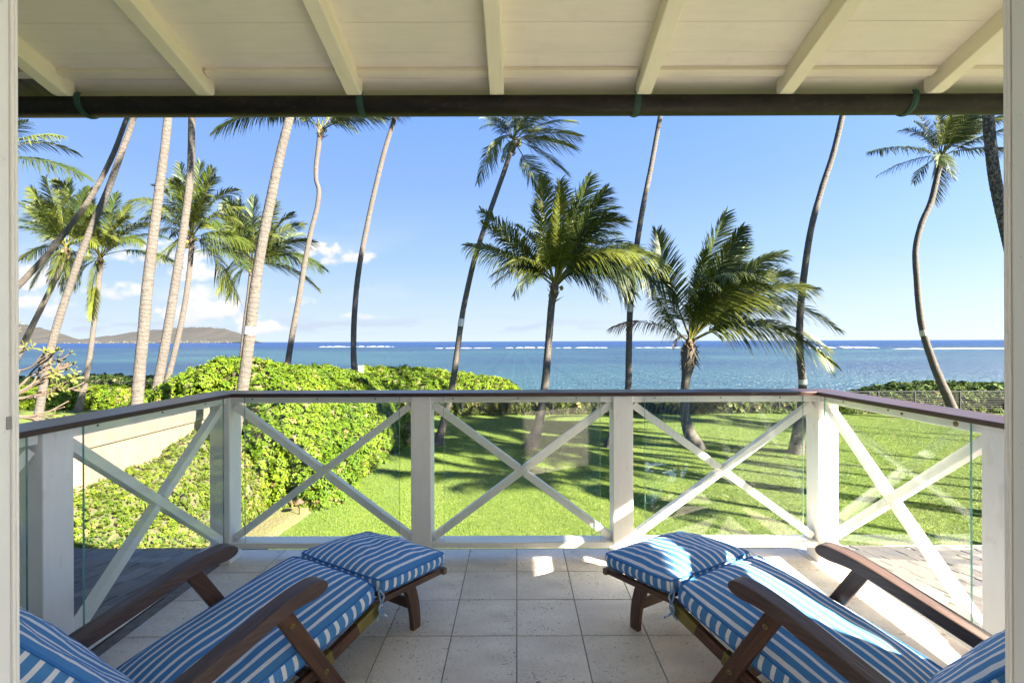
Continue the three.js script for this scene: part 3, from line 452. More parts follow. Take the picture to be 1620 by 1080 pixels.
  for (let k = 0; k < 8; k++) { const t = (k + 0.5) / 8; part('seat_slat', bar(q(lerp(0.02, 0.66, t), lerp(0.147, 0.281, t), -0.205), q(lerp(0.02, 0.66, t), lerp(0.147, 0.281, t), 0.205), 0.058, 0.012, V(-0.2, 1, 0), 0.003), M.teak, ch); }
  for (let k = 0; k < 5; k++) { const t = (k + 0.5) / 5; part('foot_slat', bar(q(lerp(0.69, 1.09, t), lerp(0.285, 0.240, t), -0.255), q(lerp(0.69, 1.09, t), lerp(0.285, 0.240, t), 0.255), 0.058, 0.012, V(0.13, 1, 0), 0.003), M.teak, ch); }
  for (let k = 0; k < 7; k++) { const t = (k + 0.5) / 7; part('back_slat', bar(q(lerp(-0.105, -0.58, t), lerp(0.135, 0.775, t), -0.2), q(lerp(-0.105, -0.58, t), lerp(0.135, 0.775, t), 0.2), 0.05, 0.012, V(0.82, 0.57, 0), 0.003), M.teak, ch); }
  // the cushion lying on it
  const cu = thing('lounge_cushion', cLabel, 'cushion', [x, 0, z], turn, 'striped cushions on the steamer chairs'), r = mulberry(500 + Math.round(x * 10));
  for (const [nm, s] of [['foot_pad', [0.695, 0.330, 1.125, 0.283, 0.565, 0.044, 0.052]], ['seat_pad', [-0.06, 0.186, 0.674, 0.326, 0.56, 0.044, 0.070]], ['back_pad', [-0.045, 0.165, -0.525, 0.83, 0.56, 0.036, 0.08]]]) {
    const a = nm === 'back_pad' ? cushionSection(s[2], s[3], s[0], s[1], s[4], s[5], s[6], r) : cushionSection(...s, r);
    const b = part(nm, a.body, M.fabric, cu); part('piping', a.piping, M.piping, b);
  }
  for (const s of [1, -1]) { const t = s * 0.272, pts = (o, w) => new THREE.TubeGeometry(new THREE.CatmullRomCurve3([q(0.683, 0.325, t), q(0.69 + o, 0.29, t + s * 0.012), q(0.683 - o, 0.252, t + s * 0.014), q(0.69 + o * 3, 0.19 + w, t + s * 0.012)]), 18, 0.0042, 6); part('tie', mergeGeometries([pts(0.012, 0), pts(-0.010, 0.02), new THREE.TorusGeometry(0.011, 0.004, 6, 14).translate(0.684, 0.252, t + s * 0.014)].map((g) => uvMetres(g, 0.05))), M.fabric, cu); }
}
steamer(-1.166, -1.525, Math.PI / 3, 'dark teak steamer chair at left, beside the left railing', 'blue and white striped cushion on the left steamer chair');
steamer(1.235, -1.515, Math.PI * 2 / 3, 'dark teak steamer chair at right, beside the sunlit corner post', 'blue and white striped cushion on the right steamer chair');

// ------------------------------------------------------------------ garden wall, fences, small garden things
{
  const w = thing('garden_wall', 'cream plaster garden wall with brown coping behind the ivy at left', 'wall', [-7.78, LAWN, -8.2]);
  part('plaster', box(0.2, 2.24, 8.2, 0, 1.10, 0, 0.01), M.wall, w);
  part('coping', box(0.30, 0.26, 8.24, 0, 2.347, 0, 0.015), M.coping, w);

  const cf = thing('cable_fence', 'black post and cable fence in front of the low hedge along the shore', 'fence', [0, LAWN, -26.2]);
  const xs = []; for (let x = -5.6; x < 33; x += 2.53) xs.push(x); xs.push(12.55, 20.2);
  for (const x of xs) part('post', box(0.075, 1.22, 0.075, x, 0.61, 0, 0.006), M.iron, cf);
  part('top_rail', box(39.4, 0.045, 0.06, 13.4, 1.235, 0, 0.006), M.iron, cf);
  for (let k = 0; k < 11; k++) { const g = new THREE.CylinderGeometry(0.011, 0.011, 38.6, 5); g.rotateZ(Math.PI / 2); g.translate(13.4, 0.09 + k * 0.102, 0); part('cable', uvMetres(g), M.iron, cf); }

  const pf = thing('picket_fence', 'black metal picket fence behind the bright hedge at far left', 'fence', [0, LAWN, -31.6]), pk = [];
  for (let x = -37; x < -12.4; x += 0.125) pk.push(box(0.02, 1.38, 0.02, x, 0.74, 0, 0.002));
  part('pickets', mergeGeometries(pk), M.iron, pf).userData.kind = 'stuff';
  for (let x = -37; x < -12.4; x += 2.4) part('post', box(0.065, 1.52, 0.065, x, 0.76, 0, 0.005), M.iron, pf);
  for (const y of [0.16, 1.30, 1.44]) part('rail', box(24.7, 0.035, 0.035, -24.7, y, 0, 0.004), M.iron, pf);

  const p = at(473, 815, 10.95), pl = thing('path_light', 'copper mushroom path light at the edge of the flower bed', 'garden light', [p.x, LAWN + 0.09, p.z]);
  const cap = new THREE.LatheGeometry([[0.0, 0.365], [0.012, 0.362], [0.03, 0.343], [0.068, 0.305], [0.115, 0.272], [0.117, 0.266], [0.066, 0.292], [0.02, 0.318], [0, 0.32]].map(([r, y]) => new THREE.Vector2(r, y)), 28);
  part('lamp_shade', cap, std({ color: lin(0.20, 0.115, 0.075), metalness: 0.5, roughness: 0.45 }), pl);
  const st = new THREE.CylinderGeometry(0.009, 0.011, 0.33, 10); st.translate(0, 0.155, 0); part('stem', st, M.copper, pl);
  const hd = new THREE.CylinderGeometry(0.02, 0.014, 0.045, 12); hd.translate(0, 0.30, 0); part('lamp_socket', hd, M.copper, pl);

  const sp = at(571, 585, 20.2), sg = thing('sign_box', 'small pale grey box on a post above the hedge beside a trunk', 'sign', [sp.x, LAWN, sp.z]);
  part('panel', box(0.21, 0.36, 0.10, 0, sp.y - LAWN, 0, 0.012), M.jamb, sg); part('post', box(0.07, sp.y - LAWN - 0.18, 0.07, 0, (sp.y - LAWN - 0.18) / 2, 0, 0.006), M.bark, sg);
  part('face_plate', box(0.10, 0.2, 0.012, 0.02, sp.y - LAWN - 0.02, 0.052, 0.003), std({ color: lin(0.42, 0.43, 0.44), roughness: 0.6 }), sg);
}

// ------------------------------------------------------------------ shrubs: lumps of leaf rosettes over a solid core, coloured dark for the shaded inside
function rosette(n, len, wid, open, seed) {
  const r = mulberry(seed), p = [], idx = [];
  for (let k = 0; k < n; k++) {
    const ring = k < n * 0.62, a = k * 2.4 + r() * 0.5, el = ring ? open + (r() - 0.5) * 0.5 : open + 0.65 + r() * 0.3, L = len * (ring ? 1 : 0.72) * (0.85 + r() * 0.3), W = wid * (0.85 + r() * 0.3);
    const d = V(Math.cos(a) * Math.cos(el), Math.sin(el), Math.sin(a) * Math.cos(el)), s = V(-Math.sin(a), (r() - 0.5) * 0.5, Math.cos(a)).normalize(), o = p.length / 3;
    const bend = (t) => d.clone().multiplyScalar(t * L).add(V(0, -t * t * L * 0.22, 0));
    for (const [t, w] of [[0.08, 0.1], [0.6, 0.5], [0.9, 0.42]]) { const c = bend(t); p.push(...c.clone().addScaledVector(s, W * w).toArray(), ...c.clone().addScaledVector(s, -W * w).toArray()); }
    p.push(...bend(1).toArray());
    idx.push(o, o + 1, o + 2, o + 1, o + 3, o + 2, o + 2, o + 3, o + 4, o + 3, o + 5, o + 4, o + 4, o + 5, o + 6);
  }
  const g = new THREE.BufferGeometry(); g.setAttribute('position', new THREE.Float32BufferAttribute(p, 3)); g.setIndex(idx); g.computeVertexNormals(); return g;
}
const ico = new THREE.IcosahedronGeometry(1, 1);
function shrub(name, label, category, group, o) {
  const r = mulberry(o.seed), sph = [], s = o.lump;
  for (let x = o.x0; x <= o.x1; x += s * 1.05) for (let z = o.z1; z <= o.z0; z += s * 1.05) {
    const X = x + (r() - 0.5) * s * 0.7, Z = z + (r() - 0.5) * s * 0.7, H = o.H(X, Z); if (!(H > 0.12)) continue;
    const low = Math.min(o.H(X + s, Z) || 0, o.H(X - s, Z) || 0, o.H(X, Z + s) || 0, o.H(X, Z - s) || 0, H);
    for (let h = H; h > Math.max(0.1, low - s); h -= s * 1.0) { const R = s * (0.72 + r() * 0.5); sph.push([X + (h < H ? (r() - 0.5) * s * 0.4 : 0), LAWN + Math.max(R * 0.3, h - R * 0.75 + (r() - 0.5) * s * 0.5), Z + (h < H ? (r() - 0.5) * s * 0.4 : 0), R]); }
  }
  const root = thing(name, label, category, [0, 0, 0], 0, group);
  const cells = new Map(), key = (x, z) => Math.floor(x / (s * 2)) * 4096 + Math.floor(z / (s * 2)); sph.forEach((q) => { const k = key(q[0], q[2]); (cells.get(k) ?? cells.set(k, []).get(k)).push(q); });
  const buried = (x, y, z) => { for (let i = -1; i <= 1; i++) for (let j = -1; j <= 1; j++) for (const q of cells.get(key(x + i * s * 2, z + j * s * 2)) ?? []) { const d = (x - q[0]) ** 2 + (y - q[1]) ** 2 + (z - q[2]) ** 2; if (d < q[3] * q[3] * 0.56) return true; } return false; };
  const out = [], m = new THREE.Matrix4(), qq = new THREE.Quaternion(), up = V(0, 1, 0);
  for (const q of sph) {
    const n = Math.round(o.dens * q[3] * q[3] * 12.6);
    for (let k = 0; k < n; k++) { const v = r() * 2 - 1, a = r() * 6.2832, w = Math.sqrt(1 - v * v), D = V(w * Math.cos(a), v, w * Math.sin(a)), rad = q[3] * (0.80 + r() * 0.34), P = D.clone().multiplyScalar(rad).add(V(q[0], q[1], q[2])); if (v < -0.55 || P.y < LAWN + 0.03 || buried(P.x, P.y, P.z)) continue; out.push([P, D]); }
  }
  const geos = [0, 1].map((k) => rosette(o.leaves, o.len, o.wid, o.open ?? 0.35, o.seed + k));
  geos.forEach((g, k) => {
    const mine = out.filter((_, i) => i % 2 === k), inst = new THREE.InstancedMesh(g, M.leaf, mine.length);
    mine.forEach(([P, D], i) => {
      const dir = D.clone().lerp(up, 0.35).add(V((r() - 0.5) * 0.7, (r() - 0.5) * 0.5, (r() - 0.5) * 0.7)).normalize(); qq.setFromUnitVectors(up, dir); const sc = 0.5 + r() * r() * 1.1; m.compose(P, qq.multiply(new THREE.Quaternion().setFromAxisAngle(up, r() * 6.28)), V(sc, sc, sc)); inst.setMatrixAt(i, m);
      const t = clamp(fbm(P.x * 0.9 + 3, P.z * 0.9 + P.y * 0.8, o.seed, 3) * 1.5 - 0.3 + (r() - 0.5) * 0.7), c = mixc(o.ca, o.cb, t); if (r() < (o.dry ?? 0.02)) c.splice(0, 3, 0.22, 0.17, 0.06); inst.setColorAt(i, lin(...c));
    });
    inst.name = numbered('foliage'); inst.userData.kind = 'stuff'; root.add(inst);
  });
  const core = mergeGeometries(sph.map((q) => ico.clone().scale(q[3] * 0.76, q[3] * 0.76, q[3] * 0.76).translate(q[0], q[1], q[2]))); part('branches', core, M.core, root);  // solid lumps, not twigs; their dark colour paints the shade between leaves
  return root;
}
const dome = (x, a, b, e = 0.8) => { const t = clamp((x - a) / (b - a)); return Math.pow(Math.max(0, 1 - Math.pow(Math.abs(t * 2 - 1), 2.6)), 1 / 2.2) * (x > a && x < b ? 1 : 0); };
const naupaka = [[0.062, 0.118, 0.005], [0.142, 0.200, 0.010]], ivyC = [[0.054, 0.094, 0.006], [0.135, 0.172, 0.013]];
shrub('ivy_hedge', 'small leaved ivy bank climbing the cream garden wall', 'hedge', null, { seed: 1, x0: -7.5, x1: -5.1, z0: -4.8, z1: -12.2, lump: 0.24, dens: 250, leaves: 8, len: 0.042, wid: 0.030, dry: 0.08, ca: ivyC[0], cb: ivyC[1], H: (x, z) => { if (z > -4.7 || z < -12.6) return 0; const e = -6.0 + (fbm(0, z * 0.5, 4, 3) - 0.5) * 0.6, t = (x + 7.6) / (e + 7.6); return t > 1 ? 0 : (1.5 + (z < -9 ? (-9 - z) * 0.22 : 0)) * Math.pow(1 - Math.pow(Math.max(0, t), 2.2), 0.55) * (0.93 + 0.14 * fbm(x, z, 9, 3)); } });
shrub('naupaka_shrub', 'large bright green shrub mound rising above the railing at left centre', 'shrub', null, { seed: 2, x0: -11.8, x1: -4.6, z0: -11.6, z1: -22.0, lump: 0.33, dens: 150, leaves: 10, len: 0.085, wid: 0.043, dry: 0.035, ca: naupaka[0], cb: naupaka[1], H: (x, z) => {
  const zs = [[-22.3, 0], [-21.6, 1.7], [-20, 2.75], [-17, 3.1], [-15, 3.35], [-13.4, 3.35], [-12.4, 2.85], [-11.5, 1.9], [-11.2, 0]]; let k = 0; if (z < -22.3 || z > -11.2) return 0; while (k < zs.length - 2 && z > zs[k + 1][0]) k++;
  const h = lerp(zs[k][1], zs[k + 1][1], (z - zs[k][0]) / (zs[k + 1][0] - zs[k][0])), l = z > -12.6 ? -7.4 : -11.7; return h * dome(x, l, -4.75 + (fbm(3, z * 0.5, 5, 3) - 0.5) * 0.5) * (0.86 + 0.28 * fbm(x * 0.5, z * 0.5, 6, 3)); } });
shrub('naupaka_shrub', 'lower bright shrub row behind the large mound, ending at the sea', 'shrub', null, { seed: 3, x0: -9.5, x1: 0.7, z0: -26.9, z1: -31, lump: 0.38, dens: 62, leaves: 10, len: 0.13, wid: 0.065, ca: naupaka[0], cb: naupaka[1], H: (x, z) => z > -26.7 || z < -31.2 || x > 0.75 ? 0 : lerp(2.45, 1.5, clamp((x + 7) / 7.2)) * smooth(0.75, -0.9, x) ** 0.5 * dome(z, -31.3, -26.7) * (0.9 + 0.2 * fbm(x * 0.6, z * 0.6, 6, 3)) });
shrub('low_hedge', 'low clipped hedge behind the cable fence at the lawn edge', 'hedge', null, { seed: 4, x0: -6, x1: 34, z0: -26.45, z1: -28.2, lump: 0.27, dens: 62, leaves: 9, len: 0.12, wid: 0.06, ca: [0.0378, 0.0655, 0.0084], cb: [0.1092, 0.1302, 0.0227], dry: 0.06, H: (x, z) => z > -26.3 || z < -28.4 ? 0 : (0.62 + 0.16 * fbm(x * 0.5, z, 6, 3)) * (fbm(x * 0.3, 0, 8, 2) > 0.27 ? 1 : 0.55) });
shrub('naupaka_shrub', 'rounded dark green shrub behind the fence at far right', 'shrub', null, { seed: 5, x0: 20.5, x1: 34, z0: -27.2, z1: -31, lump: 0.42, dens: 42, leaves: 11, len: 0.16, wid: 0.08, ca: [0.0294, 0.063, 0.0084], cb: [0.0882, 0.1344, 0.0168], H: (x, z) => z > -27 || z < -31.2 ? 0 : 1.25 * smooth(20.2, 23.4, x) ** 0.6 * dome(z, -31.2, -27) * (0.78 + 0.44 * fbm(x * 0.45, z * 0.4, 6, 3)) });
shrub('naupaka_shrub', 'long bright yellow green hedge across the far left lawn', 'hedge', null, { seed: 6, x0: -37, x1: -12.4, z0: -29.0, z1: -31.2, lump: 0.40, dens: 46, leaves: 11, len: 0.17, wid: 0.085, ca: naupaka[0], cb: naupaka[1], H: (x, z) => z > -28.8 || z < -31.2 ? 0 : (1.05 + 0.3 * fbm(x * 0.6, z, 6, 3)) * dome(z, -31.3, -28.7) });
shrub('shore_shrub', 'dark shrubs by the water behind the picket fence at far left', 'shrub', null, { seed: 7, x0: -36, x1: -24, z0: -33, z1: -36, lump: 0.45, dens: 22, leaves: 10, len: 0.17, wid: 0.08, ca: [0.0118, 0.0302, 0.005], cb: [0.0378, 0.063, 0.0101], H: (x, z) => z > -32.8 || z < -36 ? 0 : (1.25 + 0.5 * fbm(x * 0.5, z * 0.4, 6, 3)) * smooth(-24, -27, x) });
shrub('ground_cover', 'low leafy ground cover strip beside the path light', 'plant', null, { seed: 8, x0: -5.85, x1: -5.1, z0: -11.35, z1: -14.4, lump: 0.16, dens: 60, leaves: 9, len: 0.085, wid: 0.05, ca: [0.042, 0.0756, 0.0076], cb: [0.1134, 0.1386, 0.0151], dry: 0.08, H: (x, z) => z > -11.4 || z < -14.4 || x < -5.9 || x > -5.2 ? 0 : 0.34 * (0.6 + 0.8 * fbm(x * 2, z * 2, 6, 3)) * (fbm(x * 1.4, z * 1.4, 9, 2) > 0.30 ? 1 : 0) });
shrub('hedge_plant', 'bushy green plants at the foot of the large mound near the lawn', 'plant', null, { seed: 9, x0: -5.3, x1: -4.2, z0: -14.6, z1: -21.2, lump: 0.24, dens: 50, leaves: 9, len: 0.11, wid: 0.05, ca: [0.0336, 0.063, 0.0076], cb: [0.1092, 0.1344, 0.0168], dry: 0.06, H: (x, z) => { if (z > -14.5 || z < -21.4) return 0; const e = -4.75 + (fbm(1, z * 0.7, 4, 3) - 0.5) * 0.7; return x > e ? 0 : 0.85 * (0.6 + 0.6 * fbm(x * 1.5, z * 1.2, 6, 3)); } });

// ------------------------------------------------------------------ coconut palms
const WIND = V(0.75, -0.12, 0.1);
function frond(P0, P1, P2, o, r) {                          // rachis along a quadratic curve; leaflets comb out to both sides, droop and blow
  const pos = [], col = [], idx = [], L = P0.distanceTo(P1) * 0.5 + P1.distanceTo(P2) * 0.5 + P0.distanceTo(P2) * 0.5;
  const C = (t) => P0.clone().multiplyScalar((1 - t) * (1 - t)).addScaledVector(P1, 2 * t * (1 - t)).addScaledVector(P2, t * t), Tn = (t) => P1.clone().sub(P0).multiplyScalar(1 - t).addScaledVector(P2.clone().sub(P1), t).normalize();
  const up0 = V(0, 1, 0), frame = (t) => { const T = Tn(t), v = smooth(0.55, 0.95, Math.abs(T.y)), ref = V(-0.25 * v, 1 - v, v), N = ref.addScaledVector(T, -ref.dot(T)).normalize(), S = T.clone().cross(N), a = S.z < 0 ? -o.roll : o.roll; return [T, N.clone().multiplyScalar(Math.cos(a)).addScaledVector(S, Math.sin(a)), S.clone().multiplyScalar(Math.cos(a)).addScaledVector(N, -Math.sin(a))]; };
  const rc = o.dead ? [0.26, 0.17, 0.09] : mixc([0.1596, 0.1386, 0.0252], [0.0924, 0.105, 0.0202], r());
  const n = 14, ring = 5;                                   // rachis
  for (let i = 0; i <= n; i++) { const t = i / n, [T, N, S] = frame(t), c = C(t), w = lerp(0.045, 0.006, Math.pow(t, 0.6)) * o.k; for (let j = 0; j < ring; j++) { const a = j / ring * 6.2832; pos.push(...c.clone().addScaledVector(S, Math.cos(a) * w).addScaledVector(N, Math.sin(a) * w * 0.6).toArray()); const q = mixc(rc, mixc(o.c, rc, 0.5), t); col.push(...q); } }
  for (let i = 0; i < n; i++) for (let j = 0; j < ring; j++) { const a = i * ring + j, b = i * ring + (j + 1) % ring; idx.push(a, b, a + ring, b, b + ring, a + ring); }
  const m = Math.round(o.n ?? 58), t0 = o.t0 ?? 0.16;
  for (let k = 0; k < m; k++) for (const sd of [-1, 1]) {
    if (o.dead && r() < 0.45) continue; if (r() < 0.03) continue;
    const t = t0 + (1 - t0) * (k + r() * 0.6) / m, [T, N, S] = frame(t), c = C(t), e = (t - t0) / (1 - t0);
    const len = o.leaf * (0.45 + 0.55 * Math.sin(Math.PI * Math.min(1, 0.18 + e * 0.62))) * (1 - 0.55 * Math.pow(e, 4)) * (0.82 + r() * 0.3), fw = lerp(0.55, 1.15, e) + (r() - 0.5) * 0.22;
    let D = S.clone().multiplyScalar(sd * Math.cos(fw)).addScaledVector(T, Math.sin(fw)).addScaledVector(N, 0.28 + (r() - 0.5) * 0.25).normalize();
    const w = (o.w ?? 0.0185) * (0.8 + r() * 0.4) * o.k, dr = o.droop * (0.7 + r() * 0.6), wd = o.wind * (0.5 + r()), split = o.dead ? 1.4 : 1;
    const Q = (s) => c.clone().addScaledVector(D, len * s).add(V(0, -dr * len * s * s * split, 0)).addScaledVector(WIND, wd * len * s * s), base = pos.length / 3;
    let W = T.clone().addScaledVector(D, -T.dot(D)); if (W.length() < 0.05) W = N.clone(); W.normalize().addScaledVector(N, (r() - 0.5) * 0.8).normalize();
    const tint = 0.78 + r() * 0.44, tip = o.dead ? [0.18, 0.115, 0.055] : mixc(o.c, [0.16, 0.13, 0.03], r() * r() * 0.4);
    for (const [s, ww] of [[0, 0.55], [0.3, 1], [0.68, 0.8]]) { const q = Q(s); pos.push(...q.clone().addScaledVector(W, w * ww).toArray(), ...q.clone().addScaledVector(W, -w * ww).toArray()); const cc = mixc(o.c, tip, s).map((v) => v * tint); col.push(...cc, ...cc); }
    pos.push(...Q(1).toArray()); col.push(...tip.map((v) => v * tint));
    idx.push(base, base + 1, base + 2, base + 1, base + 3, base + 2, base + 2, base + 3, base + 4, base + 3, base + 5, base + 4, base + 4, base + 5, base + 6);
  }
  const g = new THREE.BufferGeometry(); g.setAttribute('position', new THREE.Float32BufferAttribute(pos, 3)); g.setAttribute('color', new THREE.Float32BufferAttribute(col, 3)); g.setIndex(idx); g.computeVertexNormals(); return g;
}
function trunkGeo(pts, radii, ringy) {                     // a ringed tapering stem along a smooth curve
  const cv = new THREE.CatmullRomCurve3(pts, false, 'centripetal'), L = cv.getLength(), n = Math.max(24, Math.round(L / 0.055)), R = 16, p = [], uv = [], idx = [], fr = cv.computeFrenetFrames(n, false);
  const rad = (t) => { const x = t * (radii.length - 1), k = Math.min(radii.length - 2, Math.floor(x)); return lerp(radii[k], radii[k + 1], x - k); };
  const ptsU = cv.getSpacedPoints(n), tt = range(0, 1, n).map((u) => cv.getUtoTmapping(u));
  for (let i = 0; i <= n; i++) { const s = i / n * L, saw = ((s / 0.11 + vnoise(s * 2, 1, 5) * 1.6) % 1), r0 = rad(tt[i]) * (1 + (ringy ? 0.085 * (0.5 - saw) : 0.0)); for (let j = 0; j <= R; j++) { const a = j / R * 6.2832, rr = r0 * (1 + 0.07 * (fbm(Math.cos(a) * 1.5 + 4, s * 1.6, Math.round(4 + Math.sin(a) * 2), 3) - 0.5)); p.push(...ptsU[i].clone().addScaledVector(fr.normals[i], Math.cos(a) * rr).addScaledVector(fr.binormals[i], Math.sin(a) * rr).toArray()); uv.push(j / R, s / 2.4); } }
  for (let i = 0; i < n; i++) for (let j = 0; j < R; j++) { const a = i * (R + 1) + j; idx.push(a, a + R + 1, a + 1, a + 1, a + R + 1, a + R + 2); }
  const g = new THREE.BufferGeometry(); g.setAttribute('position', new THREE.Float32BufferAttribute(p, 3)); g.setAttribute('uv', new THREE.Float32BufferAttribute(uv, 2)); g.setIndex(idx); g.computeVertexNormals(); return { g, cv, rad };
}
const GREENS = [[0.0296, 0.0517, 0.0059], [0.0444, 0.0665, 0.0067], [0.0628, 0.0798, 0.0074], [0.0207, 0.0385, 0.0059]];
function palm(name, label, o) {
  // o.trunk: stations [photo x, photo y, width in photo pixels] from the crown down, all at depth o.d; o.fronds: [angle, length px, arch, towards the eye, options]
  const r = mulberry(o.seed ?? Math.round(o.trunk[0][0] * 7 + o.trunk[0][1])), k = o.d / F, base = o.trunk[o.trunk.length - 1];
  const st = o.trunk.map(([x, y, w]) => [at(x, y, o.d), w * k / 2 * (o.slim ?? 0.68)]), last = st[st.length - 1];
  if (last[0].y > LAWN + 0.25) { const prev = st[st.length - 2][0], dir = last[0].clone().sub(prev).normalize(), h = last[0].y - LAWN + 0.15; const q = last[0].clone().add(V(dir.x * h * 0.8 / Math.max(0.5, -dir.y), -h, 0)); st.push([q, last[1] * 1.35]); } else last[0].y = LAWN - 0.12;
  const foot = st[st.length - 1][0], root = thing(name, label, 'palm tree', [foot.x, LAWN, foot.z], 0, o.group), off = V(-foot.x, -LAWN, -foot.z), loc = (v) => v.clone().add(off);
  const T = trunkGeo(st.map((s) => loc(s[0])).reverse(), st.map((s) => s[1]).reverse(), true);
  part('trunk', T.g, o.speckled ? M.palmTrunkSpeckled : M.palmTrunk, root);
  if (o.band) { const y = at(0, o.band, o.d).y - LAWN; let t = 0; while (t < 1 && T.cv.getPoint(t).y < y) t += 0.002; const c = T.cv.getPoint(t), ta = T.cv.getTangent(t), g = new THREE.CylinderGeometry(T.rad(t) * 1.10, T.rad(t) * 1.12, o.bandH ?? 0.30, 20, 1, true); g.applyQuaternion(new THREE.Quaternion().setFromUnitVectors(V(0, 1, 0), ta)); g.translate(c.x, c.y, c.z); part('trunk_band', g, M.band, root); }
  const crown = loc(at(...(o.crown ?? [o.trunk[0][0], o.trunk[0][1] - 6]), o.d));
  const list = o.fronds ? [...o.fronds] : [];
  for (let q = list.length; q < (o.count ?? list.length); q++) { const a = r() * 360, up = Math.sin(a * Math.PI / 180); list.push([a * 0.75 + 45 * 0.25 + (r() - 0.5) * 30, (o.size ?? 130) * (0.7 + r() * 0.4) * (up < -0.3 ? 0.75 : 1), 0.12 + r() * 0.2, (r() * 2 - 1) * 0.9]); }
  list.forEach(([ang, len, arch = 0.1, dz = 0, x = {}], i) => {
    const a = ang * Math.PI / 180, P0 = crown.clone().add(V((r() - 0.5) * 0.12, (r() - 0.5) * 0.16, (r() - 0.5) * 0.12)), Lm = len * k, dir = V(Math.cos(a), Math.sin(a), dz), P2 = P0.clone().addScaledVector(dir, Lm), mid = P0.clone().lerp(P2, 0.5).add(V(0, arch * Lm * 1.6, 0));
    if (Math.abs(Math.cos(a)) < 0.35 && arch < 0.15) mid.add(V((r() - 0.6) * 0.12 * Lm, 0, 0));
    const upish = Math.max(0, Math.sin(a)), roll = (x.roll ?? (r() - 0.35) * 1.3) * (1 - 0.85 * smooth(0.7, 0.95, Math.abs(Math.sin(a)))) + (r() - 0.5) * 0.3;
    const c = x.dead ? [0.12, 0.075, 0.038] : x.yellow ? [0.088, 0.108, 0.011] : GREENS[Math.floor(r() * 4)];
    part('frond', frond(P0, mid, P2, { roll, k: clamp(Lm / 3.4, 0.7, 1.15), n: x.n ?? Math.round(clamp(Lm * 27, 46, 110)), leaf: (x.leaf ?? 0.29) * Math.min(Lm, 3.6) * (1 + 0.0 * i), droop: x.droop ?? (0.22 + 0.34 * (1 - upish) + r() * 0.15), wind: (x.wind ?? o.wind ?? 0.38) * 0.65, c, dead: x.dead, t0: x.t0, w: o.leafW }, r), M.frond, root);
  });
  // old leaf bases, fibre and nuts
  const boots = [], ta = T.cv.getTangent(1), rr = T.rad(1);
  for (let q = 0; q < 14; q++) { const a = q * 2.4, el = 0.5 + r() * 0.7, g = new THREE.ConeGeometry(0.065, 0.34 + r() * 0.25, 5); g.translate(0, 0.14, 0); g.scale(1, 1, 0.5); g.rotateX(Math.PI / 2 - el); g.rotateY(a); g.translate(crown.x + Math.sin(a) * rr * 0.6, crown.y - 0.28 - r() * 0.35 + (q % 3) * 0.07, crown.z + Math.cos(a) * rr * 0.6); boots.push(g.toNonIndexed()); }
  const hub = new THREE.SphereGeometry(Math.min(rr * 1.1, 0.17), 12, 8); hub.scale(1, 2.0, 1); hub.translate(crown.x, crown.y - 0.18, crown.z); boots.push(hub.toNonIndexed());
  part('crown_base', mergeGeometries(boots), M.boot, root);
  if (o.nuts) for (let q = 0; q < o.nuts; q++) { const g = new THREE.SphereGeometry(0.075, 10, 8); g.scale(1, 1.25, 1); const a = q * 1.7; g.translate(crown.x + Math.cos(a) * 0.22 + 0.05, crown.y - 0.15 - (q % 3) * 0.14, crown.z + Math.sin(a) * 0.2 + 0.1); part('coconut', g, M.coconut, root); }
  if (o.old) { const g = []; for (let q = 0; q < 26; q++) { const a = q * 2.4, c = new THREE.ConeGeometry(0.07, 0.42 + r() * 0.2, 5); c.scale(1, 1, 0.45); c.rotateX(Math.PI - 0.35 - r() * 0.25); c.rotateY(a); c.translate(crown.x + Math.sin(a) * rr * 1.05, crown.y - 0.25 - q * 0.028, crown.z + Math.cos(a) * rr * 1.05); g.push(c.toNonIndexed()); } part('old_leaf_bases', mergeGeometries(g), M.boot, root); }
  return root;
}
const yl = { yellow: 1 }, far = { droop: 0.5 };
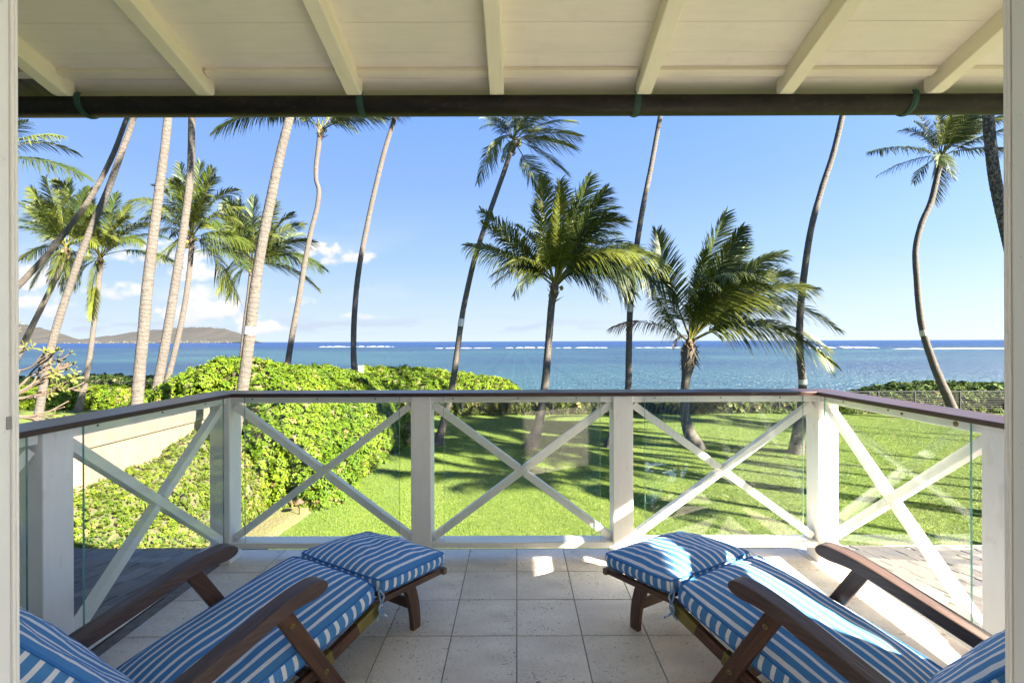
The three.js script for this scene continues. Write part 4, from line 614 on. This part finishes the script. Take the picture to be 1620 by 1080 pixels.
palm('coconut_palm', 'full centre palm with curved pale trunk rising from the lawn', { d: 18.1, slim: 0.84, trunk: [[876, 462, 15], [873, 480, 13.5], [868, 540, 13.5], [863, 600, 14.5], [857, 645, 16], [850, 680, 20], [842, 700, 26], [838, 710, 28]], crown: [877, 450], nuts: 3, fronds: [
  [96, 165, 0.02, 0.15, { roll: 1.35, droop: 0.25 }], [88, 150, 0.03, 0.3, { roll: 1.2 }], [72, 170, 0.04, 0.1, { roll: 1.0, wind: 0.5 }], [62, 155, 0.08, 0.3, { roll: 0.8 }], [52, 150, 0.2, 0, { roll: 0.4 }], [41, 138, 0.28, 0.2, yl], [23, 140, 0.3, 0.1, { roll: 0.5 }], [6, 158, 0.3, 0.35, { yellow: 1, roll: 0.9, droop: 0.6, wind: 0.1 }], [-7, 182, 0.36, 0.2, { droop: 0.7, roll: 0.9, wind: 0.1 }], [-4, 140, 0.36, 0.5, { droop: 0.75, roll: 1.0, wind: 0.1 }], [4, 120, 0.3, -0.3, { droop: 0.7 }], [-20, 80, 0.42, 0.4], [-12, 110, 0.4, 0.6],
  [137, 160, 0.04, 0.1, { roll: 0.9, droop: 0.5 }], [143, 138, 0.05, 0.3], [156, 150, 0.1, 0.1, { droop: 0.6 }], [149, 140, 0.08, -0.2, { droop: 0.6 }], [181, 92, 0.3, 0.2, { yellow: 1, droop: 0.7 }], [172, 100, 0.25, -0.1], [122, 78, 0.3, 0.6, yl], [165, 80, 0.35, 0.7], [110, 110, 0.15, 0.7], [200, 70, 0.4, 0.5], [75, 110, 0.2, 0.8], [35, 100, 0.3, 0.8], [84, 160, 0.05, -0.2, { roll: -1.1 }], [66, 135, 0.12, -0.4], [47, 125, 0.22, 0.5], [129, 100, 0.15, 0.5, yl], [160, 110, 0.2, 0.4], [0, 100, 0.4, 0.8, { droop: 0.8 }], [15, 110, 0.3, 0.6, yl], [-14, 120, 0.42, 0.1, { droop: 0.8, wind: 0.1 }]] });
palm('coconut_palm', 'short wide palm with drooping fronds right of centre', { d: 17.9, slim: 0.86, trunk: [[1090, 550, 27], [1089, 575, 25], [1086, 595, 16], [1083, 625, 14.5], [1084, 655, 17], [1091, 685, 22], [1102, 704, 27], [1106, 711, 28]], crown: [1091, 540], old: 1, leafW: 0.018, wind: 0.10, fronds: [
  [104, 184, 0.02, -0.15, { roll: 1.45, droop: 0.12, wind: 0.12 }], [90, 130, 0.05, 0.5, { roll: 1.2 }], [76, 205, 0.03, 0.1, { roll: 1.2, droop: 0.2, wind: 0.2 }], [70, 180, 0.04, 0.3, { roll: 1.0 }], [65, 196, 0.05, 0, { roll: 0.9 }], [55, 198, 0.08, -0.2, { roll: 0.7 }], [50, 165, 0.14, 0.3, { yellow: 1, roll: 0.9, droop: 0.5 }], [46, 180, 0.16, 0.2, { roll: 1.1, droop: 0.5 }], [38, 186, 0.18, -0.2, { roll: 0.9, droop: 0.45 }], [31, 205, 0.15, -0.1, { roll: 1.1, droop: 0.25 }], [25, 180, 0.2, 0.3, { yellow: 1, roll: 0.8, droop: 0.6 }], [14, 176, 0.28, -0.2, { roll: 0.8, droop: 0.6 }], [4, 230, 0.28, 0.05, { roll: 0.75, droop: 0.55, wind: 0.2 }], [-2, 188, 0.24, 0.25, { roll: 0.5, droop: 0.7 }], [-9, 188, 0.27, 0.3, { yellow: 1, droop: 0.8, roll: 0.7 }],
  [127, 112, -0.12, 0.1, { droop: 0.9, t0: 0.3 }], [131, 88, -0.12, 0.3, { droop: 0.9, t0: 0.3 }], [170, 130, 0.2, 0, { dead: 1, t0: 0.35, leaf: 0.16 }], [205, 32, 0.5, 0.2, { dead: 1 }], [96, 95, 0.3, 0.8, { droop: 0.9 }], [84, 80, 0.5, 0.9, { droop: 1 }], [110, 80, 0.45, 0.9, { droop: 1 }], [60, 110, 0.4, 0.8, { droop: 0.9 }], [40, 110, 0.45, 0.8], [75, 90, 0.5, 1.1, { droop: 1 }]] });
palm('coconut_palm', 'tall slim leaning palm with windblown crown under the gutter', { d: 18.5, trunk: [[810, 232, 10], [800, 264, 11], [775, 335, 11.5], [752, 405, 12], [741, 450, 12.5], [731, 500, 13], [724, 550, 13.5], [717, 600, 14.5], [706, 650, 16], [696, 690, 20], [690, 706, 24]], crown: [812, 220], count: 21, size: 75, band: 513, nuts: 7, wind: 0.6, fronds: [
  [142, 74, 0.02, 0, { roll: 1 }], [105, 74, 0.05, 0.2, { roll: 1.2 }], [80, 84, 0.08, 0.3], [62, 86, 0.1, 0], [50, 88, 0.12, 0.3, yl], [36, 88, 0.12, 0], [24, 92, 0.12, 0.2, yl], [14, 98, 0.12, 0.1, yl], [4, 103, 0.1, 0, yl], [-3, 92, 0.08, -0.2], [-13, 99, 0.08, 0.2, yl], [-33, 100, 0.06, 0, { t0: 0.25 }], [-62, 101, 0.02, 0.1, { t0: 0.3, droop: 0.2 }], [232, 88, 0.34, 0, { droop: 0.5, wind: 0.2 }], [226, 64, 0.38, 0.3, { yellow: 1, droop: 0.6, wind: 0.2 }], [150, 42, 0.3, 0.6], [30, 70, 0.2, 0.7]] });
palm('coconut_palm', 'straight dark trunked palm behind the centre palm, crown above the gutter', { d: 18.2, trunk: [[1072, 30, 10], [1060, 110, 10], [1045, 183, 11], [1030, 265, 11.5], [1016, 335, 12.5], [1004, 415, 13], [997, 490, 14], [995, 560, 14.5], [993, 620, 16], [980, 670, 19], [966, 698, 26], [963, 709, 28]], band: 492, count: 18, size: 120 });
palm('coconut_palm', 'palm with wide flared foot beside the right corner post', { d: 17.1, trunk: [[1360, 30, 10], [1348, 110, 11], [1333, 183, 12], [1318, 245, 12.5], [1300, 300, 13], [1284, 360, 13.5], [1273, 430, 14.5], [1266, 500, 15], [1266, 560, 15.5], [1270, 605, 17], [1269, 650, 22], [1263, 690, 29], [1259, 718, 36]], band: 609, bandH: 0.18, count: 18, size: 130 });
palm('coconut_palm', 'crooked palm at right with full crown and pale trunk band', { d: 24, trunk: [[1488, 256, 10], [1483, 280, 11.5], [1473, 320, 12], [1458, 355, 12], [1449, 395, 11.5], [1451, 440, 12], [1454, 480, 12.5], [1460, 520, 13.5], [1472, 560, 15], [1486, 597, 17], [1503, 635, 19], [1515, 662, 23]], crown: [1489, 247], count: 24, size: 95, band: 531, nuts: 3, wind: 0.55, fronds: [
  [176, 114, 0.12, 0, { roll: 0.3, droop: 0.6 }], [222, 60, 0.2, 0, { droop: 0.5, wind: 0.2 }], [134, 70, 0.12, 0.1, yl], [150, 62, 0.25, 0.2], [118, 78, 0.08, 0, { roll: 1.1 }], [104, 90, 0.06, 0.2, { roll: 1.1 }], [92, 95, 0.06, 0, { roll: 1 }], [80, 100, 0.06, 0.2, yl], [70, 105, 0.08, 0], [61, 112, 0.08, 0.2], [52, 115, 0.1, 0, yl], [45, 120, 0.1, 0.2], [37, 112, 0.12, -0.2], [29, 132, 0.12, 0], [15, 118, 0.14, 0.3], [2, 122, 0.08, 0, { roll: 0.2, droop: 0.6 }], [68, 60, 0.3, 0.8], [100, 60, 0.3, 0.8], [30, 70, 0.3, 0.7]] });
palm('coconut_palm', 'thick speckled trunk cut by the right door frame', { d: 10.6, slim: 0.62, trunk: [[1545, -260, 17], [1552, -60, 20], [1560, 90, 22], [1564, 183, 23], [1569, 240, 24], [1576, 290, 24.5], [1588, 345, 25], [1606, 420, 26], [1625, 500, 28], [1640, 600, 30], [1648, 720, 34]], speckled: 1, count: 18, size: 220 });
palm('coconut_palm', 'slim leaning trunk rising behind the lower shrub row, left of centre', { d: 23, trunk: [[655, 50, 9], [640, 120, 9.5], [625, 183, 10], [608, 240, 10.5], [593, 300, 11], [578, 370, 11.5], [567, 430, 12], [561, 490, 12.5], [559, 550, 13], [561, 600, 14], [565, 640, 15]], count: 16, size: 95 });
palm('coconut_palm', 'palm with kinked trunk and crown cut off by the gutter', { d: 22.5, trunk: [[506, 208, 11], [504, 230, 10.5], [500, 262, 10], [500, 285, 9.5], [504, 300, 9.5], [502, 325, 10], [492, 365, 10.5], [482, 415, 11.5], [473, 470, 12], [462, 530, 12.5], [455, 575, 13.5], [450, 620, 15]], crown: [507, 203], nuts: 2, wind: 0.2, fronds: [
  [182, 164, 0.2, 0, { droop: 0.8, roll: 0.2, wind: 0.1, t0: 0.3 }], [135, 90, 0.1, 0.1, yl], [112, 90, 0.08, 0], [90, 95, 0.05, 0.3, yl], [75, 92, 0.05, 0], [60, 90, 0.08, -0.2, yl], [46, 92, 0.1, 0.2], [28, 105, 0.12, 0], [12, 135, 0.12, 0, { droop: 0.6 }], [3, 98, 0.14, 0.2, yl], [-8, 60, 0.28, 0.2], [18, 100, 0.15, -0.3], [160, 100, 0.15, -0.3], [100, 60, 0.2, 0.8]] });
palm('coconut_palm', 'big pale trunk standing up through the large shrub mound', { d: 10.2, slim: 0.74, trunk: [[512, -210, 14], [490, -40, 15], [472, 90, 16.5], [458, 183, 17.5], [444, 240, 18], [431, 300, 18.5], [418, 365, 19.5], [407, 430, 20.5], [399, 490, 21.5], [392, 550, 22], [384, 612, 23], [370, 690, 25]], band: 524, bandH: 0.18, count: 18, size: 230 });
palm('coconut_palm', 'pale trunk leaning right, left of the rail corner, crown out of view', { d: 14, trunk: [[312, -60, 11], [308, 80, 12.5], [303, 186, 14], [301, 270, 15], [292, 350, 16], [281, 420, 17], [270, 490, 18], [258, 560, 19], [247, 620, 20], [236, 700, 22]], count: 17, size: 150 });
palm('coconut_palm', 'dark trunked palm crossing behind the pale leaning trunk', { d: 20, trunk: [[303, 385, 10], [299, 430, 11], [292, 480, 11], [282, 530, 11.5], [270, 580, 12], [258, 625, 13], [246, 680, 15]], crown: [302, 374], nuts: 3, count: 25, size: 95, wind: 0.2, fronds: [
  [99, 116, 0.03, 0, { roll: 1.1 }], [83, 116, 0.03, 0, { roll: 1.2 }], [67, 112, 0.1, 0.1, { roll: 0.8 }], [55, 100, 0.15, 0.3, yl], [44, 104, 0.22, 0, yl], [113, 100, 0.22, 0, { yellow: 1, droop: 0.6 }], [150, 114, 0.25, 0, { droop: 0.7 }], [184, 62, 0.3, 0.1, yl], [162, 66, 0.3, 0.3], [27, 96, 0.2, 0.1, yl], [13, 88, 0.28, 0.2, { droop: 0.7 }], [-8, 95, 0.15, 0, { droop: 0.6 }], [-28, 104, 0.1, 0, { droop: 0.4 }], [35, 80, 0.3, 0.7], [75, 75, 0.3, 0.8], [110, 70, 0.3, 0.7], [5, 70, 0.35, 0.6]] });
palm('coconut_palm', 'widest pale upright trunk at left, rising past the gutter', { d: 11.2, slim: 0.66, trunk: [[290, -200, 13], [278, -20, 15], [271, 90, 16.5], [265, 186, 17], [258, 250, 18], [250, 310, 19], [241, 380, 21], [233, 450, 22.5], [226, 530, 23], [220, 590, 24], [216, 650, 25], [212, 740, 29]], count: 17, size: 210 });
palm('coconut_palm', 'palm with hanging dead frond standing on the far left lawn', { d: 28, trunk: [[158, 418, 11], [156, 440, 10], [152, 480, 9.5], [147, 520, 9.5], [142, 560, 10], [135, 600, 11], [127, 635, 13.5], [122, 648, 19]], crown: [158, 409], nuts: 4, count: 25, size: 95, wind: 0.25, fronds: [
  [74, 106, 0.06, 0, { roll: 1 }], [88, 104, 0.05, 0.2, { roll: 1.2 }], [60, 94, 0.1, 0, yl], [46, 88, 0.18, 0.2, yl], [33, 98, 0.2, 0, yl], [15, 82, 0.28, 0.2], [-5, 122, 0.16, 0, { droop: 0.6, t0: 0.35 }], [180, 42, 0.35, 0.2, yl], [150, 50, 0.3, 0], [104, 92, 0.1, 0], [120, 86, 0.14, 0.2], [138, 80, 0.2, 0], [-93, 92, -0.02, 0.1, { yellow: 1, dead: 0, droop: 0.3, leaf: 0.22, t0: 0.45, wind: 0.6 }], [20, 60, 0.35, 0.7], [62, 60, 0.3, 0.8], [100, 60, 0.3, 0.8], [22, 96, 0.22, -0.2]] });
palm('coconut_palm', 'left of two crossing leaning trunks at the left frame', { d: 17, slim: 0.50, trunk: [[262, 60, 10], [228, 120, 11], [199, 190, 12.5], [178, 245, 13.5], [147, 305, 14], [112, 355, 14.5], [72, 405, 15.5], [32, 448, 16.5], [-20, 500, 18], [-60, 560, 20], [-80, 640, 22]], count: 16, size: 100 });
palm('coconut_palm', 'right of two crossing leaning trunks, darkened midway by shade', { d: 13.6, slim: 0.50, trunk: [[262, -40, 12], [232, 90, 14], [211, 186, 15.5], [192, 240, 16.5], [170, 300, 17], [146, 355, 17.5], [128, 400, 18.5], [110, 452, 19], [88, 520, 20.5], [72, 585, 21], [63, 640, 22], [54, 690, 25]], count: 16, size: 150 });
palm('coconut_palm', 'dark leaning palm between the two crossing trunks at far left', { d: 26, trunk: [[104, 400, 9.5], [97, 420, 9.5], [84, 448, 10], [68, 480, 10.5], [52, 512, 11], [36, 545, 12], [16, 590, 14]], crown: [105, 391], nuts: 3, count: 25, size: 95, wind: 0.2, fronds: [
  [121, 112, 0.03, 0, { roll: 0.9 }], [136, 104, 0.05, 0, { droop: 0.6 }], [159, 80, 0.12, 0.1], [193, 76, 0.16, 0, { droop: 0.7 }], [96, 106, 0.03, 0, { roll: 1.2 }], [87, 106, 0.04, 0, { roll: 1.2 }], [71, 96, 0.08, 0, { roll: 1 }], [128, 70, 0.1, 0.3, yl], [56, 90, 0.12, -0.2], [40, 84, 0.2, 0], [20, 72, 0.25, 0.2], [0, 60, 0.3, 0.2], [-15, 44, 0.3, 0.2, yl], [205, 50, 0.35, 0.3], [105, 60, 0.3, 0.8], [75, 60, 0.3, 0.8]] });
palm('coconut_palm', 'palm crown reaching in past the left door frame', { d: 13, trunk: [[-22, 255, 15], [-24, 330, 17], [-30, 430, 19], [-38, 540, 21], [-46, 660, 24], [-50, 770, 28]], crown: [-22, 246], fronds: [
  [13, 122, 0.1, 0, { yellow: 1, roll: 0.5 }], [-11, 152, 0.1, 0, { roll: 0.3 }], [47, 100, 0.08, 0.1, { roll: 1 }], [30, 96, 0.12, 0.2, yl], [70, 110, 0.1, 0], [95, 120, 0.1, 0], [120, 120, 0.12, 0], [150, 130, 0.2, 0], [180, 130, 0.2, 0], [205, 110, 0.3, 0], [60, 80, 0.25, 0.8], [130, 80, 0.25, 0.8], [20, 84, 0.3, -0.8], [170, 80, 0.3, -0.6]] });
palm('coconut_palm', 'palm crown half hidden behind the big pale trunk', { d: 23.5, trunk: [[397, 432, 10], [393, 470, 10.5], [388, 510, 11], [384, 550, 11.5], [380, 590, 12], [377, 640, 14]], crown: [399, 420], nuts: 2, count: 25, size: 95, wind: 0.2, fronds: [
  [88, 108, 0.03, 0, { roll: 1.2 }], [100, 106, 0.03, 0, { roll: 1.1 }], [68, 108, 0.06, 0, { roll: 1 }], [52, 104, 0.15, 0], [38, 100, 0.2, 0, { roll: 1 }], [20, 106, 0.16, 0, { droop: 0.5 }], [-3, 113, 0.2, 0, { droop: 0.6, roll: 0.4 }], [-20, 110, 0.16, 0, { yellow: 1, droop: 0.5 }], [220, 70, 0.3, 0, { yellow: 1, droop: 0.5 }], [112, 96, 0.08, 0.2], [126, 84, 0.12, 0], [140, 92, 0.2, 0.1, yl], [165, 60, 0.3, 0.2, yl], [60, 70, 0.3, 0.8], [30, 70, 0.35, 0.7], [110, 70, 0.3, 0.8], [8, 80, 0.3, -0.3]] });
// palms outside the frame to the right, whose shadows cross the lawn
{
  const spots = [[20.8, -6.0, 12.5], [16.9, -4.2, 9.5], [19.2, -5.6, 11], [28.0, -14.2, 12], [25.5, -9.4, 14.5], [15.6, -5.4, 13], [30.5, -11.5, 12.5], [27.0, -5.0, 14.0], [18.6, -9.4, 15.6], [12.8, -9.6, 16.6]];
  spots.forEach(([x, z, h], i) => {
    const d = 17, px = CX + x / d * F, y0 = CY + (EYE - LAWN) / d * F, k = F / d, lean = [1.2, -0.6, 0.4, 1.5, -1, 0.8, -0.4, 1, 0.3, -0.8, 0.5, -0.3][i];
    const q = palm('coconut_palm', ['first', 'second', 'third', 'fourth', 'fifth', 'sixth', 'seventh', 'eighth', 'ninth', 'tenth', 'eleventh', 'twelfth'][i] + ' palm beyond the right edge of the view', { d, seed: 70 + i, trunk: [[px + lean * k, y0 - h * k, 10], [px + lean * 0.7 * k, y0 - h * 0.7 * k, 12], [px + lean * 0.25 * k, y0 - h * 0.35 * k, 13], [px, y0 - 0.8 * k, 17], [px, y0, 22]], count: 16, size: 150, leafW: 0.034 });
    q.position.z = z; q.position.x = x;
  });
}

// ------------------------------------------------------------------ bare plumeria at the left edge
{
  const r = mulberry(88), d = 8.6, k = d / F, o = at(-52, 720, d), tr = thing('plumeria_tree', 'sparse grey branched tree with few pale leaves at the left edge', 'tree', [o.x, LAWN, o.z]), off = o.clone().setY(LAWN).negate();
  tr.scale.setScalar(1.7);
  const segs = [], tips = [], br = (p, dir, len, rad, depth) => {
    const e = p.clone().addScaledVector(dir, len), m = p.clone().lerp(e, 0.5).add(V((r() - 0.5) * len * 0.35, (r() - 0.75) * len * 0.35, (r() - 0.5) * len * 0.3));
    const g = new THREE.TubeGeometry(new THREE.QuadraticBezierCurve3(p, m, e), 6, rad, 7, false); segs.push(g);
    segs.push(new THREE.SphereGeometry(rad * 1.15, 7, 5).translate(e.x, e.y, e.z));
    if (depth === 0) { tips.push([e, dir.clone()]); return; }
    const n = r() < 0.3 ? 3 : 2; for (let i = 0; i < n; i++) { const nd = dir.clone().add(V((r() - 0.4) * 1.0, (r() - 0.42) * 0.8, (r() - 0.5) * 1.0)).normalize(); br(e, nd, len * (0.66 + r() * 0.25), rad * 0.76, depth - 1); }
  };
  const b0 = V(0, 0, 0); br(b0, V(0.02, 1, 0).normalize(), 1.8, 0.055, 0); tips.length = 0;
  for (const [y, dx, dy] of [[1.72, 0.9, 0.22], [1.75, 0.75, 0.5], [1.6, 0.95, 0.1], [1.75, 0.3, 0.9], [1.7, -0.5, 0.6], [1.68, 0.6, 0.35]]) br(V(0, y, 0), V(dx, dy, (r() - 0.5) * 0.8).normalize(), 0.34, 0.015, 3);
  const pb = M.bark.clone(); pb.color = lin(0.55, 0.5, 0.42); part('branches', mergeGeometries(segs.map((g) => g.toNonIndexed())), pb, tr);
  const g = rosette(6, 0.085, 0.028, 0.5, 5), lg = []; tips.forEach(([e, dd]) => { if (r() < 0.3) return; const c = g.clone(); c.applyQuaternion(new THREE.Quaternion().setFromUnitVectors(V(0, 1, 0), dd)); c.scale(0.7 + r() * 0.5, 0.7 + r() * 0.5, 0.7 + r() * 0.5); c.translate(e.x, e.y, e.z); lg.push(c); });
  const lm = M.leaf.clone(); lm.color = lin(0.12, 0.13, 0.03); const f = part('leaves', mergeGeometries(lg), lm, tr); f.userData.kind = 'stuff';
}

camera.far = 120000; camera.updateProjectionMatrix();
scene.traverse((o) => { if (o.isMesh) { o.castShadow = true; o.receiveShadow = true; } });
renderer.render(scene, camera);
